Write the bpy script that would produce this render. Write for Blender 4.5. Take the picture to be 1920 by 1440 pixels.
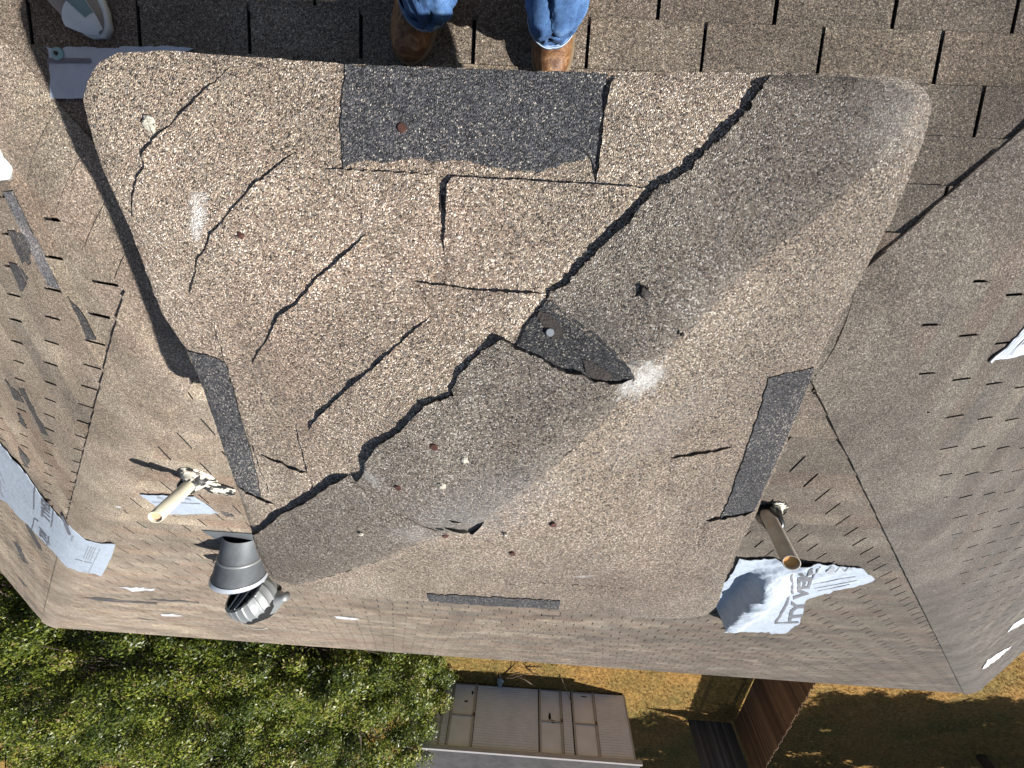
import bpy, bmesh, math, random
import numpy as np
from mathutils import Vector, Matrix, noise as mnoise
from mathutils.geometry import tessellate_polygon
random.seed(7); rng = np.random.default_rng(11)
for o in list(bpy.data.objects): bpy.data.objects.remove(o)
S = bpy.context.scene; C = S.collection
# ---------------------------------------------------------------- camera, light
# the place is measured in x (right), u (away from the roof walkers), z (up); world y = -u
F = 748.2; CH = 3.9783
M = np.array([[0.99808313,-0.04318518,-0.04432955],[0.05880686,0.8849736,0.46191285],[-0.01928269,0.46363431,-0.8858168]])
cam = bpy.data.cameras.new('camera'); co = bpy.data.objects.new('camera', cam); C.objects.link(co)
cam.sensor_width = 36; cam.lens = F*36/1920; cam.clip_start = .05; cam.clip_end = 500
rx, dn, fw = [Vector((v[0], -v[1], v[2])).normalized() for v in M]
mw = Matrix.Identity(4)
for i, v in enumerate((rx, -dn, -fw)):
    for j in range(3): mw[j][i] = v[j]
mw.translation = Vector((0, 0, CH)); co.matrix_world = mw; S.camera = co
EL, AZ = math.radians(41), math.radians(18)
SUN = Vector((math.cos(EL)*math.cos(AZ), -math.cos(EL)*math.sin(AZ), math.sin(EL)))
w = bpy.data.worlds.new('World'); S.world = w; w.use_nodes = True
nt = w.node_tree; bg = nt.nodes['Background']; sky = nt.nodes.new('ShaderNodeTexSky')
sky.sky_type = 'NISHITA'; sky.sun_disc = False; sky.sun_elevation = EL
sky.sun_rotation = math.atan2(SUN.x, SUN.y)
nt.links.new(sky.outputs[0], bg.inputs[0]); bg.inputs[1].default_value = .05
sl = bpy.data.lights.new('sun', 'SUN'); sl.energy = 5.0; sl.angle = math.radians(.53); sl.color = (1, .97, .925)
so = bpy.data.objects.new('sun', sl); C.objects.link(so); so.rotation_euler = SUN.to_track_quat('Z', 'Y').to_euler()
S.view_settings.view_transform = 'Standard'; S.view_settings.look = 'None'; S.view_settings.exposure = .5; S.view_settings.gamma = 1
S.render.engine = 'CYCLES'; S.cycles.max_bounces = 6; S.cycles.diffuse_bounces = 1

# ---------------------------------------------------------------- geometry helpers
T = .4; XL, XR, UB, UT = -8.2388, 8.1535, 7.572, -6.8322
L_ = math.sqrt(1+T*T); GZ = -3.0
def W(x, u, z): return Vector((x, -u, z))
def ray(px, py):
    return M.T @ np.array([(px-960)/F, (py-720)/F, 1.])
def pix(x, u, z):
    q = M @ np.array([x, u, z-CH]); return 960+F*q[0]/q[2], 720+F*q[1]/q[2], q[2]
def smin(a, b, k):
    h = max(k-abs(a-b), 0)/k; return min(a, b)-h*h*k*.25
def roof(x, u):
    a = smin(T*(UB-u), T*(u-UT), .10); b = smin(T*(x-XL), T*(XR-x), .10)
    return smin(a, b, .13)
def hit(px, py, surf, far=40):
    d = ray(px, py); s0 = .2; s = s0
    while s < far:
        P = d*s
        if P[2]+CH <= surf(P[0], P[1]): break
        s0 = s; s += .03
    for _ in range(18):
        m = (s0+s)/2; P = d*m
        if P[2]+CH <= surf(P[0], P[1]): s = m
        else: s0 = m
    P = d*s; return P[0], P[1]
def hitz(px, py, z):
    d = ray(px, py); s = (z-CH)/d[2]; return d[0]*s, d[1]*s
def fbm(x, y, z=0, o=3):
    return mnoise.fractal(Vector((x, y, z)), 1.0, 2.0, o)

# ---------------------------------------------------------------- materials
def mat(name):
    m = bpy.data.materials.new(name); m.use_nodes = True
    return m, m.node_tree, m.node_tree.nodes['Principled BSDF']
def nd(nt, t, **k):
    n = nt.nodes.new(t)
    for a, b in k.items():
        if a in ('inp',):
            for i, v in b.items(): n.inputs[i].default_value = v
        else: setattr(n, a, b)
    return n
def ramp(nt, src, stops, interp='LINEAR'):
    r = nt.nodes.new('ShaderNodeValToRGB'); r.color_ramp.interpolation = interp
    e = r.color_ramp.elements
    while len(e) > 1: e.remove(e[-1])
    e[0].position = stops[0][0]; e[0].color = (*stops[0][1], 1)
    for p, c in stops[1:]:
        q = e.new(p); q.color = (*c, 1)
    nt.links.new(src, r.inputs[0]); return r.outputs[0]
def mixc(nt, fac, a, b, bt='MIX'):
    n = nt.nodes.new('ShaderNodeMix'); n.data_type = 'RGBA'; n.blend_type = bt
    for i, v in ((0, fac), (6, a), (7, b)):
        if isinstance(v, (int, float)): n.inputs[i].default_value = v
        elif isinstance(v, tuple): n.inputs[i].default_value = (*v, 1)
        else: nt.links.new(v, n.inputs[i])
    return n.outputs[2]
def mth(nt, op, a, b=0., cl=False):
    n = nt.nodes.new('ShaderNodeMath'); n.operation = op; n.use_clamp = cl
    for i, v in ((0, a), (1, b)):
        if isinstance(v, (int, float)): n.inputs[i].default_value = v
        else: nt.links.new(v, n.inputs[i])
    return n.outputs[0]
def g(v): return (v, v, v)
BROWN = [(0, (.055, .048, .042)), (.1, (.16, .125, .095)), (.24, (.29, .235, .175)), (.42, (.40, .33, .25)), (.58, (.29, .20, .155)),
         (.64, (.27, .25, .225)), (.78, (.52, .43, .33)), (.9, (.72, .63, .51)), (.97, (.85, .79, .7))]
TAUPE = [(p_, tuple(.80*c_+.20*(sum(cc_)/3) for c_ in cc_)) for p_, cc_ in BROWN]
DUSK = [(p_, tuple((.80*c_+.20*(sum(cc_)/3))*.90 for c_ in cc_)) for p_, cc_ in BROWN]
GREY = [(0, (.028, .029, .032)), (.22, (.066, .068, .076)), (.5, (.110, .112, .122)), (.72, (.17, .172, .178)), (.86, (.30, .27, .24)), (.95, (.6, .56, .48))]
def shingle_mat(name, stops, scale, coarse, bump=.9, mult=1., spots=(), patchy=.35, warm=.5, dens=None):
    m, nt, b = mat(name); L = nt.links
    geo = nd(nt, 'ShaderNodeNewGeometry'); P = geo.outputs['Position']
    def vor(s):
        v = nd(nt, 'ShaderNodeTexVoronoi', inp={'Scale': s}); L.new(P, v.inputs['Vector']); return v
    v = vor(scale)
    sep = nd(nt, 'ShaderNodeSeparateColor'); L.new(v.outputs['Color'], sep.inputs[0])
    def noi(s, d=3, r=.6):
        n = nd(nt, 'ShaderNodeTexNoise', inp={'Scale': s, 'Detail': d, 'Roughness': r}); L.new(P, n.inputs['Vector']); return n.outputs[0]
    # granule pick, pushed by slow noise so blends drift between tan, red and grey
    slow = noi(4.5, 4); pick = mth(nt, 'ADD', sep.outputs[0], mth(nt, 'MULTIPLY', mth(nt, 'SUBTRACT', slow, .5), .45), True)
    col = ramp(nt, pick, stops, 'CONSTANT')
    red = ramp(nt, noi(2.3, 3), [(.42, g(0)), (.68, g(1))])
    col = mixc(nt, mth(nt, 'MULTIPLY', red, warm*.55), col, mixc(nt, 1., col, (1.18, .84, .78), 'MULTIPLY'))
    # tint of the single shingle
    a1 = nd(nt, 'ShaderNodeAttribute', attribute_name='tint'); a2 = nd(nt, 'ShaderNodeAttribute', attribute_name='tint', attribute_type='OBJECT')
    tt = mth(nt, 'ADD', a1.outputs['Fac'], a2.outputs['Fac'])
    tc = ramp(nt, tt, [(0, g(1)), (.04, (.95, .86, .82)), (.2, (1.0, .93, .88)), (.35, (.92, .90, .89)), (.5, (1.05, 1.04, 1.0)), (.68, (.80, .81, .81)), (.82, (1.25, 1.24, 1.17)), (1, (.98, .88, .82))])
    col = mixc(nt, 1., col, tc, 'MULTIPLY')
    big = ramp(nt, noi(1.3, 5, .65), [(.3, g(1-patchy)), (.7, g(1+patchy*.5))])
    col = mixc(nt, 1., col, big, 'MULTIPLY')
    if coarse:
        v2 = vor(coarse); s2 = nd(nt, 'ShaderNodeSeparateColor'); L.new(v2.outputs['Color'], s2.inputs[0])
        col = mixc(nt, 1., col, ramp(nt, s2.outputs[0], [(0, g(.55)), (.35, g(.88)), (.8, g(1.1)), (1, g(1.55))]), 'MULTIPLY')
    if mult != 1: col = mixc(nt, 1., col, g(mult), 'MULTIPLY')
    for (c, rx_, ry_, ang, amt, sc) in spots:
        mp = nd(nt, 'ShaderNodeMapping', vector_type='TEXTURE'); mp.inputs['Location'].default_value = c
        mp.inputs['Rotation'].default_value = (0, 0, ang); mp.inputs['Scale'].default_value = (rx_, ry_, 1)
        L.new(P, mp.inputs['Vector']); ln = nd(nt, 'ShaderNodeVectorMath', operation='LENGTH')
        sx = nd(nt, 'ShaderNodeVectorMath', operation='MULTIPLY'); sx.inputs[1].default_value = (1, 1, 0)
        L.new(mp.outputs[0], sx.inputs[0]); L.new(sx.outputs[0], ln.inputs[0])
        k = mth(nt, 'SUBTRACT', 1.15, ln.outputs['Value']); k = mth(nt, 'ADD', k, mth(nt, 'MULTIPLY', mth(nt, 'SUBTRACT', noi(70, 4, .7), .5), 2.6))
        k = mth(nt, 'MULTIPLY', mth(nt, 'MULTIPLY', k, 1.3, True), mth(nt, 'LESS_THAN', ln.outputs['Value'], 1.9))
        k = mth(nt, 'MULTIPLY', k, mth(nt, 'ADD', mth(nt, 'MULTIPLY', sep.outputs[1], .7), .35)); col = mixc(nt, mth(nt, 'MULTIPLY', k, amt, True), col, sc)
    L.new(col, b.inputs['Base Color']); b.inputs['Roughness'].default_value = .8; b.inputs['Specular IOR Level'].default_value = .4; b.inputs['Diffuse Roughness'].default_value = 1.
    hgt = mth(nt, 'SUBTRACT', mth(nt, 'MULTIPLY', sep.outputs[2], .6), mth(nt, 'MULTIPLY', v.outputs['Distance'], 1.0))
    bp = nd(nt, 'ShaderNodeBump', inp={'Strength': bump, 'Distance': 1.3/scale}); L.new(hgt, bp.inputs['Height'])
    last = bp
    wav = nd(nt, 'ShaderNodeBump', inp={'Strength': .5, 'Distance': .003}); L.new(noi(9, 3), wav.inputs['Height']); L.new(bp.outputs[0], wav.inputs['Normal'])
    L.new(wav.outputs[0], b.inputs['Normal'])
    return m
def plain(name, col, rough=.7, metal=0., var=.15, scale=12, col2=None, bump=0., bscale=60, stretch=None, spec=.5):
    m, nt, b = mat(name); L = nt.links
    tc = nd(nt, 'ShaderNodeTexCoord'); v = tc.outputs['Object']
    if stretch:
        mp = nd(nt, 'ShaderNodeMapping'); mp.inputs['Scale'].default_value = stretch; L.new(v, mp.inputs[0]); v = mp.outputs[0]
    n = nd(nt, 'ShaderNodeTexNoise', inp={'Scale': scale, 'Detail': 5, 'Roughness': .65}); L.new(v, n.inputs['Vector'])
    c2 = col2 or tuple(c*(1-var*2) for c in col)
    L.new(ramp(nt, n.outputs[0], [(.35, tuple(c2)), (.65, tuple(col))]), b.inputs['Base Color'])
    b.inputs['Roughness'].default_value = rough; b.inputs['Metallic'].default_value = metal; b.inputs['Specular IOR Level'].default_value = spec
    if bump:
        n2 = nd(nt, 'ShaderNodeTexNoise', inp={'Scale': bscale, 'Detail': 4}); L.new(v, n2.inputs['Vector'])
        bp = nd(nt, 'ShaderNodeBump', inp={'Strength': bump, 'Distance': .01}); L.new(n2.outputs[0], bp.inputs['Height']); L.new(bp.outputs[0], b.inputs['Normal'])
    return m
# ---------------------------------------------------------------- object helpers
def mesh_obj(name, verts, faces, m=None, parent=None, smooth=False, loc=None, kind=None):
    me = bpy.data.meshes.new(name); me.from_pydata([tuple(v) for v in verts], [], faces); me.update()
    return link(name, me, m, parent, smooth, loc, kind)
def link(name, me, m=None, parent=None, smooth=False, loc=None, kind=None):
    if m is not None and not me.materials: me.materials.append(m)
    if smooth: me.polygons.foreach_set('use_smooth', [True]*len(me.polygons))
    o = bpy.data.objects.new(name, me); C.objects.link(o)
    if loc is not None: o.location = loc
    if parent is not None:
        o.parent = parent
        o.matrix_parent_inverse = Matrix.Translation(-(parent.location))
    if kind: o['kind'] = kind
    return o
def bobj(name, bm, m=None, parent=None, smooth=False, loc=None, kind=None, recalc=True):
    if recalc: bmesh.ops.recalc_face_normals(bm, faces=bm.faces)
    me = bpy.data.meshes.new(name); bm.to_mesh(me); bm.free()
    return link(name, me, m, parent, smooth, loc, kind)
def thing(name, label, cat, loc=(0, 0, 0), group=None):
    o = bpy.data.objects.new(name, None); C.objects.link(o); o.location = loc
    o['label'] = label; o['category'] = cat
    if group: o['group'] = group
    return o
def tag(o, label, cat, group=None):
    o['label'] = label; o['category'] = cat
    if group: o['group'] = group
    return o
def box(bm, a, b, frame=None):
    """box between corners a, b in x,u,z (or in a frame matrix)"""
    vs = []
    for z in (a[2], b[2]):
        for y in (a[1], b[1]):
            for x in (a[0], b[0]):
                vs.append(bm.verts.new(frame @ Vector((x, y, z)) if frame else W(x, y, z)))
    for f in ((0, 1, 3, 2), (4, 6, 7, 5), (0, 4, 5, 1), (2, 3, 7, 6), (0, 2, 6, 4), (1, 5, 7, 3)):
        bm.faces.new([vs[i] for i in f])
def tube(bm, pts, rad, n=10, caps=True):
    pts = [Vector(p) for p in pts]; R = rad if isinstance(rad, (list, tuple)) else [rad]*len(pts)
    rings = []; prev = None
    for i, p in enumerate(pts):
        t = (pts[min(i+1, len(pts)-1)]-pts[max(i-1, 0)]).normalized()
        if prev is None: a = t.orthogonal().normalized()
        else: a = (prev-t*prev.dot(t)).normalized()
        prev = a; b = t.cross(a)
        rings.append([bm.verts.new(p+(a*math.cos(2*math.pi*k/n)+b*math.sin(2*math.pi*k/n))*R[i]) for k in range(n)])
    for r, s in zip(rings, rings[1:]):
        for k in range(n): bm.faces.new((r[k], r[(k+1) % n], s[(k+1) % n], s[k]))
    if caps: bm.faces.new(rings[0][::-1]); bm.faces.new(rings[-1])
    return rings
def loft(bm, rings, caps=True):
    vr = [[bm.verts.new(p) for p in r] for r in rings]; n = len(vr[0])
    for r, s in zip(vr, vr[1:]):
        for k in range(n): bm.faces.new((r[k], r[(k+1) % n], s[(k+1) % n], s[k]))
    if caps: bm.faces.new(vr[0][::-1]); bm.faces.new(vr[-1])
    return vr
def grid_cut(bm, step, keep=None):
    vs = [v.co for v in bm.verts]
    for ax in (0, 1):
        lo = min(v[ax] for v in vs); hi = max(v[ax] for v in vs)
        k = math.floor(lo/step)+1
        while k*step < hi:
            co = Vector((0, 0, 0)); co[ax] = k*step+.0003; no = Vector((0, 0, 0)); no[ax] = 1
            bmesh.ops.bisect_plane(bm, geom=bm.verts[:]+bm.edges[:]+bm.faces[:], plane_co=co, plane_no=no, dist=1e-6)
            k += 1
def densify(poly, step, jag, closed=True):
    out = []; n = len(poly)
    for i in range(n if closed else n-1):
        a = poly[i]; b = poly[(i+1) % n]; d = math.hypot(b[0]-a[0], b[1]-a[1]); k = max(1, int(d/step))
        for j in range(k):
            t = j/k; jx = (random.random()-.5)*jag*2; jy = (random.random()-.5)*jag*2
            out.append((a[0]+(b[0]-a[0])*t+jx, a[1]+(b[1]-a[1])*t+jy))
    if not closed: out.append(poly[-1])
    return out
def slab(name, poly, surf, lift, thick, m, parent=None, step=12, jag=1., gs=.03, kind=None, smooth=True, loc=None):
    """poly in photo measurements laid onto surface surf(x,u); lift(x,u) above it; real thickness"""
    pts = [hit(px, py, surf) for px, py in densify(poly, step, jag)]
    bm = bmesh.new()
    vs = [bm.verts.new((x, -u, 0)) for x, u in pts]
    try: bm.faces.new(vs)
    except ValueError: return None
    if bm.faces[:][0].normal.z < 0: bmesh.ops.reverse_faces(bm, faces=bm.faces[:])
    bmesh.ops.triangulate(bm, faces=bm.faces[:])
    grid_cut(bm, gs)
    for v in bm.verts: v.co.z = surf(v.co.x, -v.co.y)+lift(v.co.x, -v.co.y)
    be = [e for e in bm.edges if e.is_boundary]
    r = bmesh.ops.extrude_edge_only(bm, edges=be)
    nv = [e for e in r['geom'] if isinstance(e, bmesh.types.BMVert)]
    for v in nv: v.co.z -= thick
    bmesh.ops.recalc_face_normals(bm, faces=bm.faces)
    up = sum(f.normal.z*f.calc_area() for f in bm.faces)
    if up < 0: bmesh.ops.reverse_faces(bm, faces=bm.faces[:])
    for e in bm.edges:
        if len(e.link_faces) == 2 and e.calc_face_angle(0) > .7: e.smooth = False
    side = m.name.endswith('granules')
    for f in bm.faces:
        if side and abs(f.normal.z) < .4: f.material_index = 1
    o = bobj(name, bm, m, parent, smooth, loc, kind, recalc=False)
    if side: o.data.materials.append(ASPH)
    return o
def polyline_dist(pts):
    A = np.array(pts)
    def f(x, u):
        p = np.array([x, u]); a = A[:-1]; d = A[1:]-a
        t = np.clip(((p-a)*d).sum(1)/np.maximum((d*d).sum(1), 1e-12), 0, 1)
        q = a+d*t[:, None]; return float(np.sqrt(((q-p)**2).sum(1).min()))
    return f

# ================================================================ GROUND
GR, nt, b = mat('dry_grass'); L = nt.links
geo = nd(nt, 'ShaderNodeNewGeometry')
n1 = nd(nt, 'ShaderNodeTexNoise', inp={'Scale': 9., 'Detail': 8, 'Roughness': .75}); L.new(geo.outputs[0], n1.inputs['Vector'])
n2 = nd(nt, 'ShaderNodeTexNoise', inp={'Scale': .55, 'Detail': 4, 'Roughness': .6}); L.new(geo.outputs[0], n2.inputs['Vector'])
c1 = ramp(nt, n1.outputs[0], [(.3, (.11, .065, .025)), (.48, (.34, .19, .06)), (.62, (.52, .31, .10)), (.75, (.66, .44, .19))])
c2 = ramp(nt, n1.outputs[0], [(.3, (.05, .05, .015)), (.5, (.16, .14, .045)), (.7, (.34, .27, .1))])
L.new(mixc(nt, ramp(nt, n2.outputs[0], [(.42, g(0)), (.66, g(.8))]), c1, c2), b.inputs['Base Color'])
b.inputs['Roughness'].default_value = .95; b.inputs['Specular IOR Level'].default_value = .1
bp = nd(nt, 'ShaderNodeBump', inp={'Strength': 1., 'Distance': .05}); L.new(n1.outputs[0], bp.inputs['Height']); L.new(bp.outputs[0], b.inputs['Normal'])
bm = bmesh.new(); bmesh.ops.create_grid(bm, x_segments=90, y_segments=90, size=90)
for v in bm.verts:
    v.co.z = GZ + .05*fbm(v.co.x*.35, v.co.y*.35, 3); v.co.z -= max(0, .02)
bobj('ground', bm, GR, None, True, None, 'structure')
# grass tufts on the part of the yard that shows
GB = plain('grass_blades', (.58, .37, .13), .9, 0, .3, 3, (.26, .17, .05), spec=.1)
gv = []; gf = []
for i in range(26000):
    px_ = rng.uniform(780, 2050); py_ = rng.uniform(1235, 1520)
    x, u = hitz(px_, py_, GZ)
    if u > 30 or u < 8.0: continue
    z = GZ-.03; h = rng.uniform(.03, .11); a = rng.uniform(0, 6.28); wd = rng.uniform(.006, .015)
    lx, ly = rng.normal(0, .05, 2); k = len(gv); y = -u
    gv += [(x-wd*math.cos(a), y-wd*math.sin(a), z), (x+wd*math.cos(a), y+wd*math.sin(a), z), (x+lx, y+ly, z+h)]; gf.append((k, k+1, k+2))
o = mesh_obj('grass', gv, gf, GB, kind='stuff'); tag(o, 'dry straw coloured grass blades standing on the back yard', 'grass')
ASPH = plain('asphalt_edge', (.035, .031, .028), .9, 0, .1, 40)
# ================================================================ HOUSE + ROOF
SH = shingle_mat('roof_granules', BROWN, 520, 230, .9, 1.07, warm=.25)
SHT = shingle_mat('shaded_roof_granules', BROWN, 520, 230, .9, .80, warm=.15)  # top slope: darker blend paints in its turn away from the sun
SHR = shingle_mat('sheen_roof_granules', TAUPE, 520, 230, .9, 1.0, warm=.15)  # right slope: grey look towards the sun put into the blend
SHD = shingle_mat('underlying_granules', GREY, 520, 150, .8, .7)
SHG = shingle_mat('bared_granules', GREY, 520, 150, .8, .78)
SOFF = plain('painted_trim', (.62, .58, .5), .6); WALL = plain('house_wall', (.5, .45, .38), .8)
xm, um = (XL+XR)/2, (UB+UT)/2
house = thing('house', 'low hipped house under worn tan brown three tab shingles', 'house', W(xm, um, GZ))
bm = bmesh.new(); box(bm, (XL+.45, UT+.45, GZ-.1), (XR-.45, UB-.45, -.06)); bobj('wall', bm, WALL, house)
bm = bmesh.new()
for a, b_ in (((XL+.02, UB-.06), (XR-.02, UB-.02)), ((XL+.02, UT+.02), (XR-.02, UT+.06)), ((XL+.02, UT+.07), (XL+.06, UB-.07)), ((XR-.06, UT+.07), (XR-.02, UB-.07))):
    box(bm, (*a, -.17), (*b_, -.012))
bobj('fascia', bm, SOFF, house)
# slopes: origin function P(a,s,n): a along the eave, s up the slope, n off the slope
def mk(fn, nx, nu):
    nz = 1/L_
    def P(a, s, n):
        x, u, z = fn(a, s)
        dz = roof(x, u)-z
        return W(x+nx*n, u+nu*n, z+dz+nz*n)
    return P
k_ = T/L_
SL = {
 'bottom': (mk(lambda a, s: (a, UB-s/L_, T*s/L_), 0, k_), XL, XR, UB, UT, 1.2736, 6.9003, +.127),
 'top': (mk(lambda a, s: (a, UT+s/L_, T*s/L_), 0, -k_), XL, XR, UB, UT, .4328, 6.9553, -.127),
 'left': (mk(lambda a, s: (XL+s/L_, a, T*s/L_), -k_, 0), UT, UB, 0, 0, .3612, 7.3708, +.127),
 'right': (mk(lambda a, s: (XR-s/L_, a, T*s/L_), k_, 0), UT, UB, 0, 0, .931, 6.772, -.127),
}
HALF = {'bottom': (UB-UT)/2, 'top': (UB-UT)/2, 'left': (XR-XL)/2, 'right': (XR-XL)/2}
def clip(poly, nx, ny, c):
    out = []
    for i in range(len(poly)):
        p = poly[i]; q = poly[(i+1) % len(poly)]; dp = nx*p[0]+ny*p[1]-c; dq = nx*q[0]+ny*q[1]-c
        if dp >= 0: out.append(p)
        if (dp < 0) != (dq < 0):
            t = dp/(dp-dq); out.append((p[0]+(q[0]-p[0])*t, p[1]+(q[1]-p[1])*t))
    return out
def bounds(key, marg):
    # polygon of the slope in (a,s), hips pulled in by marg
    P, a0, a1 = SL[key][:3]; w_ = a1-a0; smax = HALF[key]*L_ if key in ('bottom', 'top') else min(w_/2, HALF[key])*L_
    m_ = marg*1.414
    return [(a0, 0, m_), (a1, 0, m_), smax]
def clip_slope(poly, key, marg):
    P, a0, a1 = SL[key][:3]; m_ = marg*1.414
    poly = clip(poly, 1, -1/L_, a0+m_)            # a - s/L >= a0 + m
    poly = clip(poly, -1, -1/L_, -a1+m_)
    smax = (UB-UT)/2*L_-marg*.7
    if key in ('bottom', 'top'): poly = clip(poly, 0, -1, -smax)
    poly = clip(poly, 0, 1, 0)
    return poly
bm = bmesh.new()
for key in SL:
    P, a0, a1 = SL[key][:3]
    big = clip_slope([(a0-1, 0), (a1+1, 0), (a1+1, 12), (a0-1, 12)], key, .07)
    bm.faces.new([bm.verts.new(P(a, s, -.003)) for a, s in big])
bmesh.ops.recalc_face_normals(bm, faces=bm.faces)
for f in bm.faces:
    if f.normal.z < 0: f.normal_flip()
deck = bobj('roof', bm, SHD, house, recalc=False)
CAPQ = [(150, 185), (345, 655), (470, 1000), (510, 1090), (700, 1125), (1340, 1155), (1530, 690), (1755, 200), (1700, 145), (200, 98)]
def inside(px_, py_, Q):
    r = False; n = len(Q)
    for i in range(n):
        x1, y1 = Q[i]; x2, y2 = Q[(i+1) % n]
        if (y1 > py_) != (y2 > py_) and px_ < (x2-x1)*(py_-y1)/(y2-y1)+x1: r = not r
    return r
def tri_tab(P, poly, s0, tilt, edge_s=.127+.014):
    top = [P(a, s, .0012+.0066*max(0, 1-(s-s0)/edge_s)+tilt) for a, s in poly]
    bot = [P(a, s, -.001) for a, s in poly]
    n = len(poly); vs = top+bot; fs = [tuple(range(n))]+[(i, i+n, (i+1) % n+n, (i+1) % n) for i in range(n)]
    return vs, fs
tabs = []
for key in SL:
    P, a0, a1, _, _, ax, as_, st = SL[key]
    k0 = int(as_/.127); s00 = as_-k0*.127   # rows below the measured one
    smax = (a1-a0)/2*L_ if key in ('left', 'right') else (UB-UT)/2*L_
    r = 0; s = s00-.127
    while s < smax:
        k = round((as_-s)/.127)                      # rows down from the measured row
        off = ax+st*k
        rowt = random.random()
        a = a0+((off-a0) % .3048)-.3048
        cblend = random.random(); run = 0
        while a < a1:
            if run == 0: cblend = random.random(); run = 3
            run -= 1
            gap = (.0030 if key == 'right' else .0040)+random.random()*.0018
            j = [random.uniform(-.0018, .0018) for _ in range(4)]
            poly = [(a+gap+j[0]*.4, s+j[1]), (a+.3048-gap+j[2]*.4, s+j[3]), (a+.3048-gap, s+.141), (a+gap, s+.141)]
            poly = clip_slope(poly, key, .075)
            if len(poly) >= 3:
                cx = sum(p[0] for p in poly)/len(poly); cs = sum(p[1] for p in poly)/len(poly)
                q = P(cx, cs, 0); X, Y, Z = pix(q.x, -q.y, q.z)
                size = 0
                if Z > .2 and -40 < X < 1960 and -40 < Y < 1480 and not inside(X, Y, CAPQ):
                    pp = [pix(*(lambda v: (v.x, -v.y, v.z))(P(a_, s_, 0)))[:2] for a_, s_ in poly]
                    size = abs(sum(pp[i][0]*pp[(i+1) % len(pp)][1]-pp[(i+1) % len(pp)][0]*pp[i][1] for i in range(len(pp))))/2
                tint = min(1, max(.02, cblend*.75+random.random()*.25))
                tabs.append((size, key, poly, s, tint, random.uniform(0, .0006)))
            a += .3048
        s += .127
tabs.sort(key=lambda q: -q[0])
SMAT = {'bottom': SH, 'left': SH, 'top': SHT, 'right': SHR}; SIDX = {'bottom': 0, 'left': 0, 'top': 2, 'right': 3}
for size, key, poly, s, tint, tilt in tabs[:285]:
    P = SL[key][0]
    vs, fs = tri_tab(P, poly, s, tilt)
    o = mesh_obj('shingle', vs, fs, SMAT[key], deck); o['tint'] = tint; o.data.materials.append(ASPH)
    for p_ in o.data.polygons[1:]: p_.material_index = 1
V = []; Fc = []; TI = []; MI = []
for size, key, poly, s, tint, tilt in tabs[285:]:
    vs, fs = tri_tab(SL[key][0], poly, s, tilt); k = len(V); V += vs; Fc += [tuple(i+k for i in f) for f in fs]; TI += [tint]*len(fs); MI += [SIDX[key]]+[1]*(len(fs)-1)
me = bpy.data.meshes.new('shingle_field'); me.from_pydata([tuple(v) for v in V], [], Fc)
at = me.attributes.new('tint', 'FLOAT', 'FACE'); at.data.foreach_set('value', TI)
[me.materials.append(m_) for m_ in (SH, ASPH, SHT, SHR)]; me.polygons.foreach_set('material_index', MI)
link('shingle_field', me, SH, deck, kind='stuff')
# hip and ridge caps: one folded piece each
def hip_piece(P0, dirx, diru, side, d0, wdt=.142, ln=.142, th=.0042):
    """P0 hip start (x,u), dir in plan, piece starts at plan distance d0"""
    nx, nu = -diru, dirx; bm = bmesh.new(); top = []
    ws = [-1, -.86, -.6, -.4, -.2, -.08, .08, .2, .4, .6, .86, 1]
    for e in (0, .5, 1):
        row = []
        for w_ in ws:
            jit = random.uniform(-.002, .002) if abs(w_) == 1 else 0
            d = d0+ln*e+jit; x = P0[0]+dirx*d+nx*w_*(wdt+jit); u = P0[1]+diru*d+nu*w_*(wdt+jit)
            row.append((x, u, roof(x, u)+.0098+th*(1-e)+.0004*random.random()))
        top.append(row)
    V1 = [[bm.verts.new(W(*p)) for p in r] for r in top]
    V2 = [[bm.verts.new(W(p[0], p[1], p[2]-.0045-th*(1-i/2)*.5)) for p in r] for i, r in enumerate(top)]
    n = len(ws)
    for i in range(2):
        for j in range(n-1): bm.faces.new((V1[i][j], V1[i][j+1], V1[i+1][j+1], V1[i+1][j]))
        for j in (0, n-1): bm.faces.new((V1[i][j], V1[i+1][j], V2[i+1][j], V2[i][j]))
    for i in (0, 2):
        for j in range(n-1): bm.faces.new((V1[i][j], V1[i][j+1], V2[i][j+1], V2[i][j]))
    o = bobj('hip_shingle', bm, SHR if P0[0] > 0 else SH, deck, False)
    o['tint'] = random.uniform(.3, .6)
r2 = .70711; hl = (UB-UT)/2*1.41421; st = .1205
for (p0, dx, du) in (((XL, UB), r2, -r2), ((XR, UB), -r2, -r2), ((XL, UT), r2, r2), ((XR, UT), -r2, r2)):
    d = .0
    while d < hl-.05:
        c = (p0[0]+dx*d, p0[1]+du*d); X, Y, Z = pix(c[0], c[1], roof(*c))
        if Z > 0 and -250 < X < 2170 and -250 < Y < 1500: hip_piece(p0, dx, du, 1, d)
        d += st
d = XL+(UB-UT)/2-.05
while d < XR-(UB-UT)/2:
    hip_piece((d, um), 1, 0, 1, 0); d += .125
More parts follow.
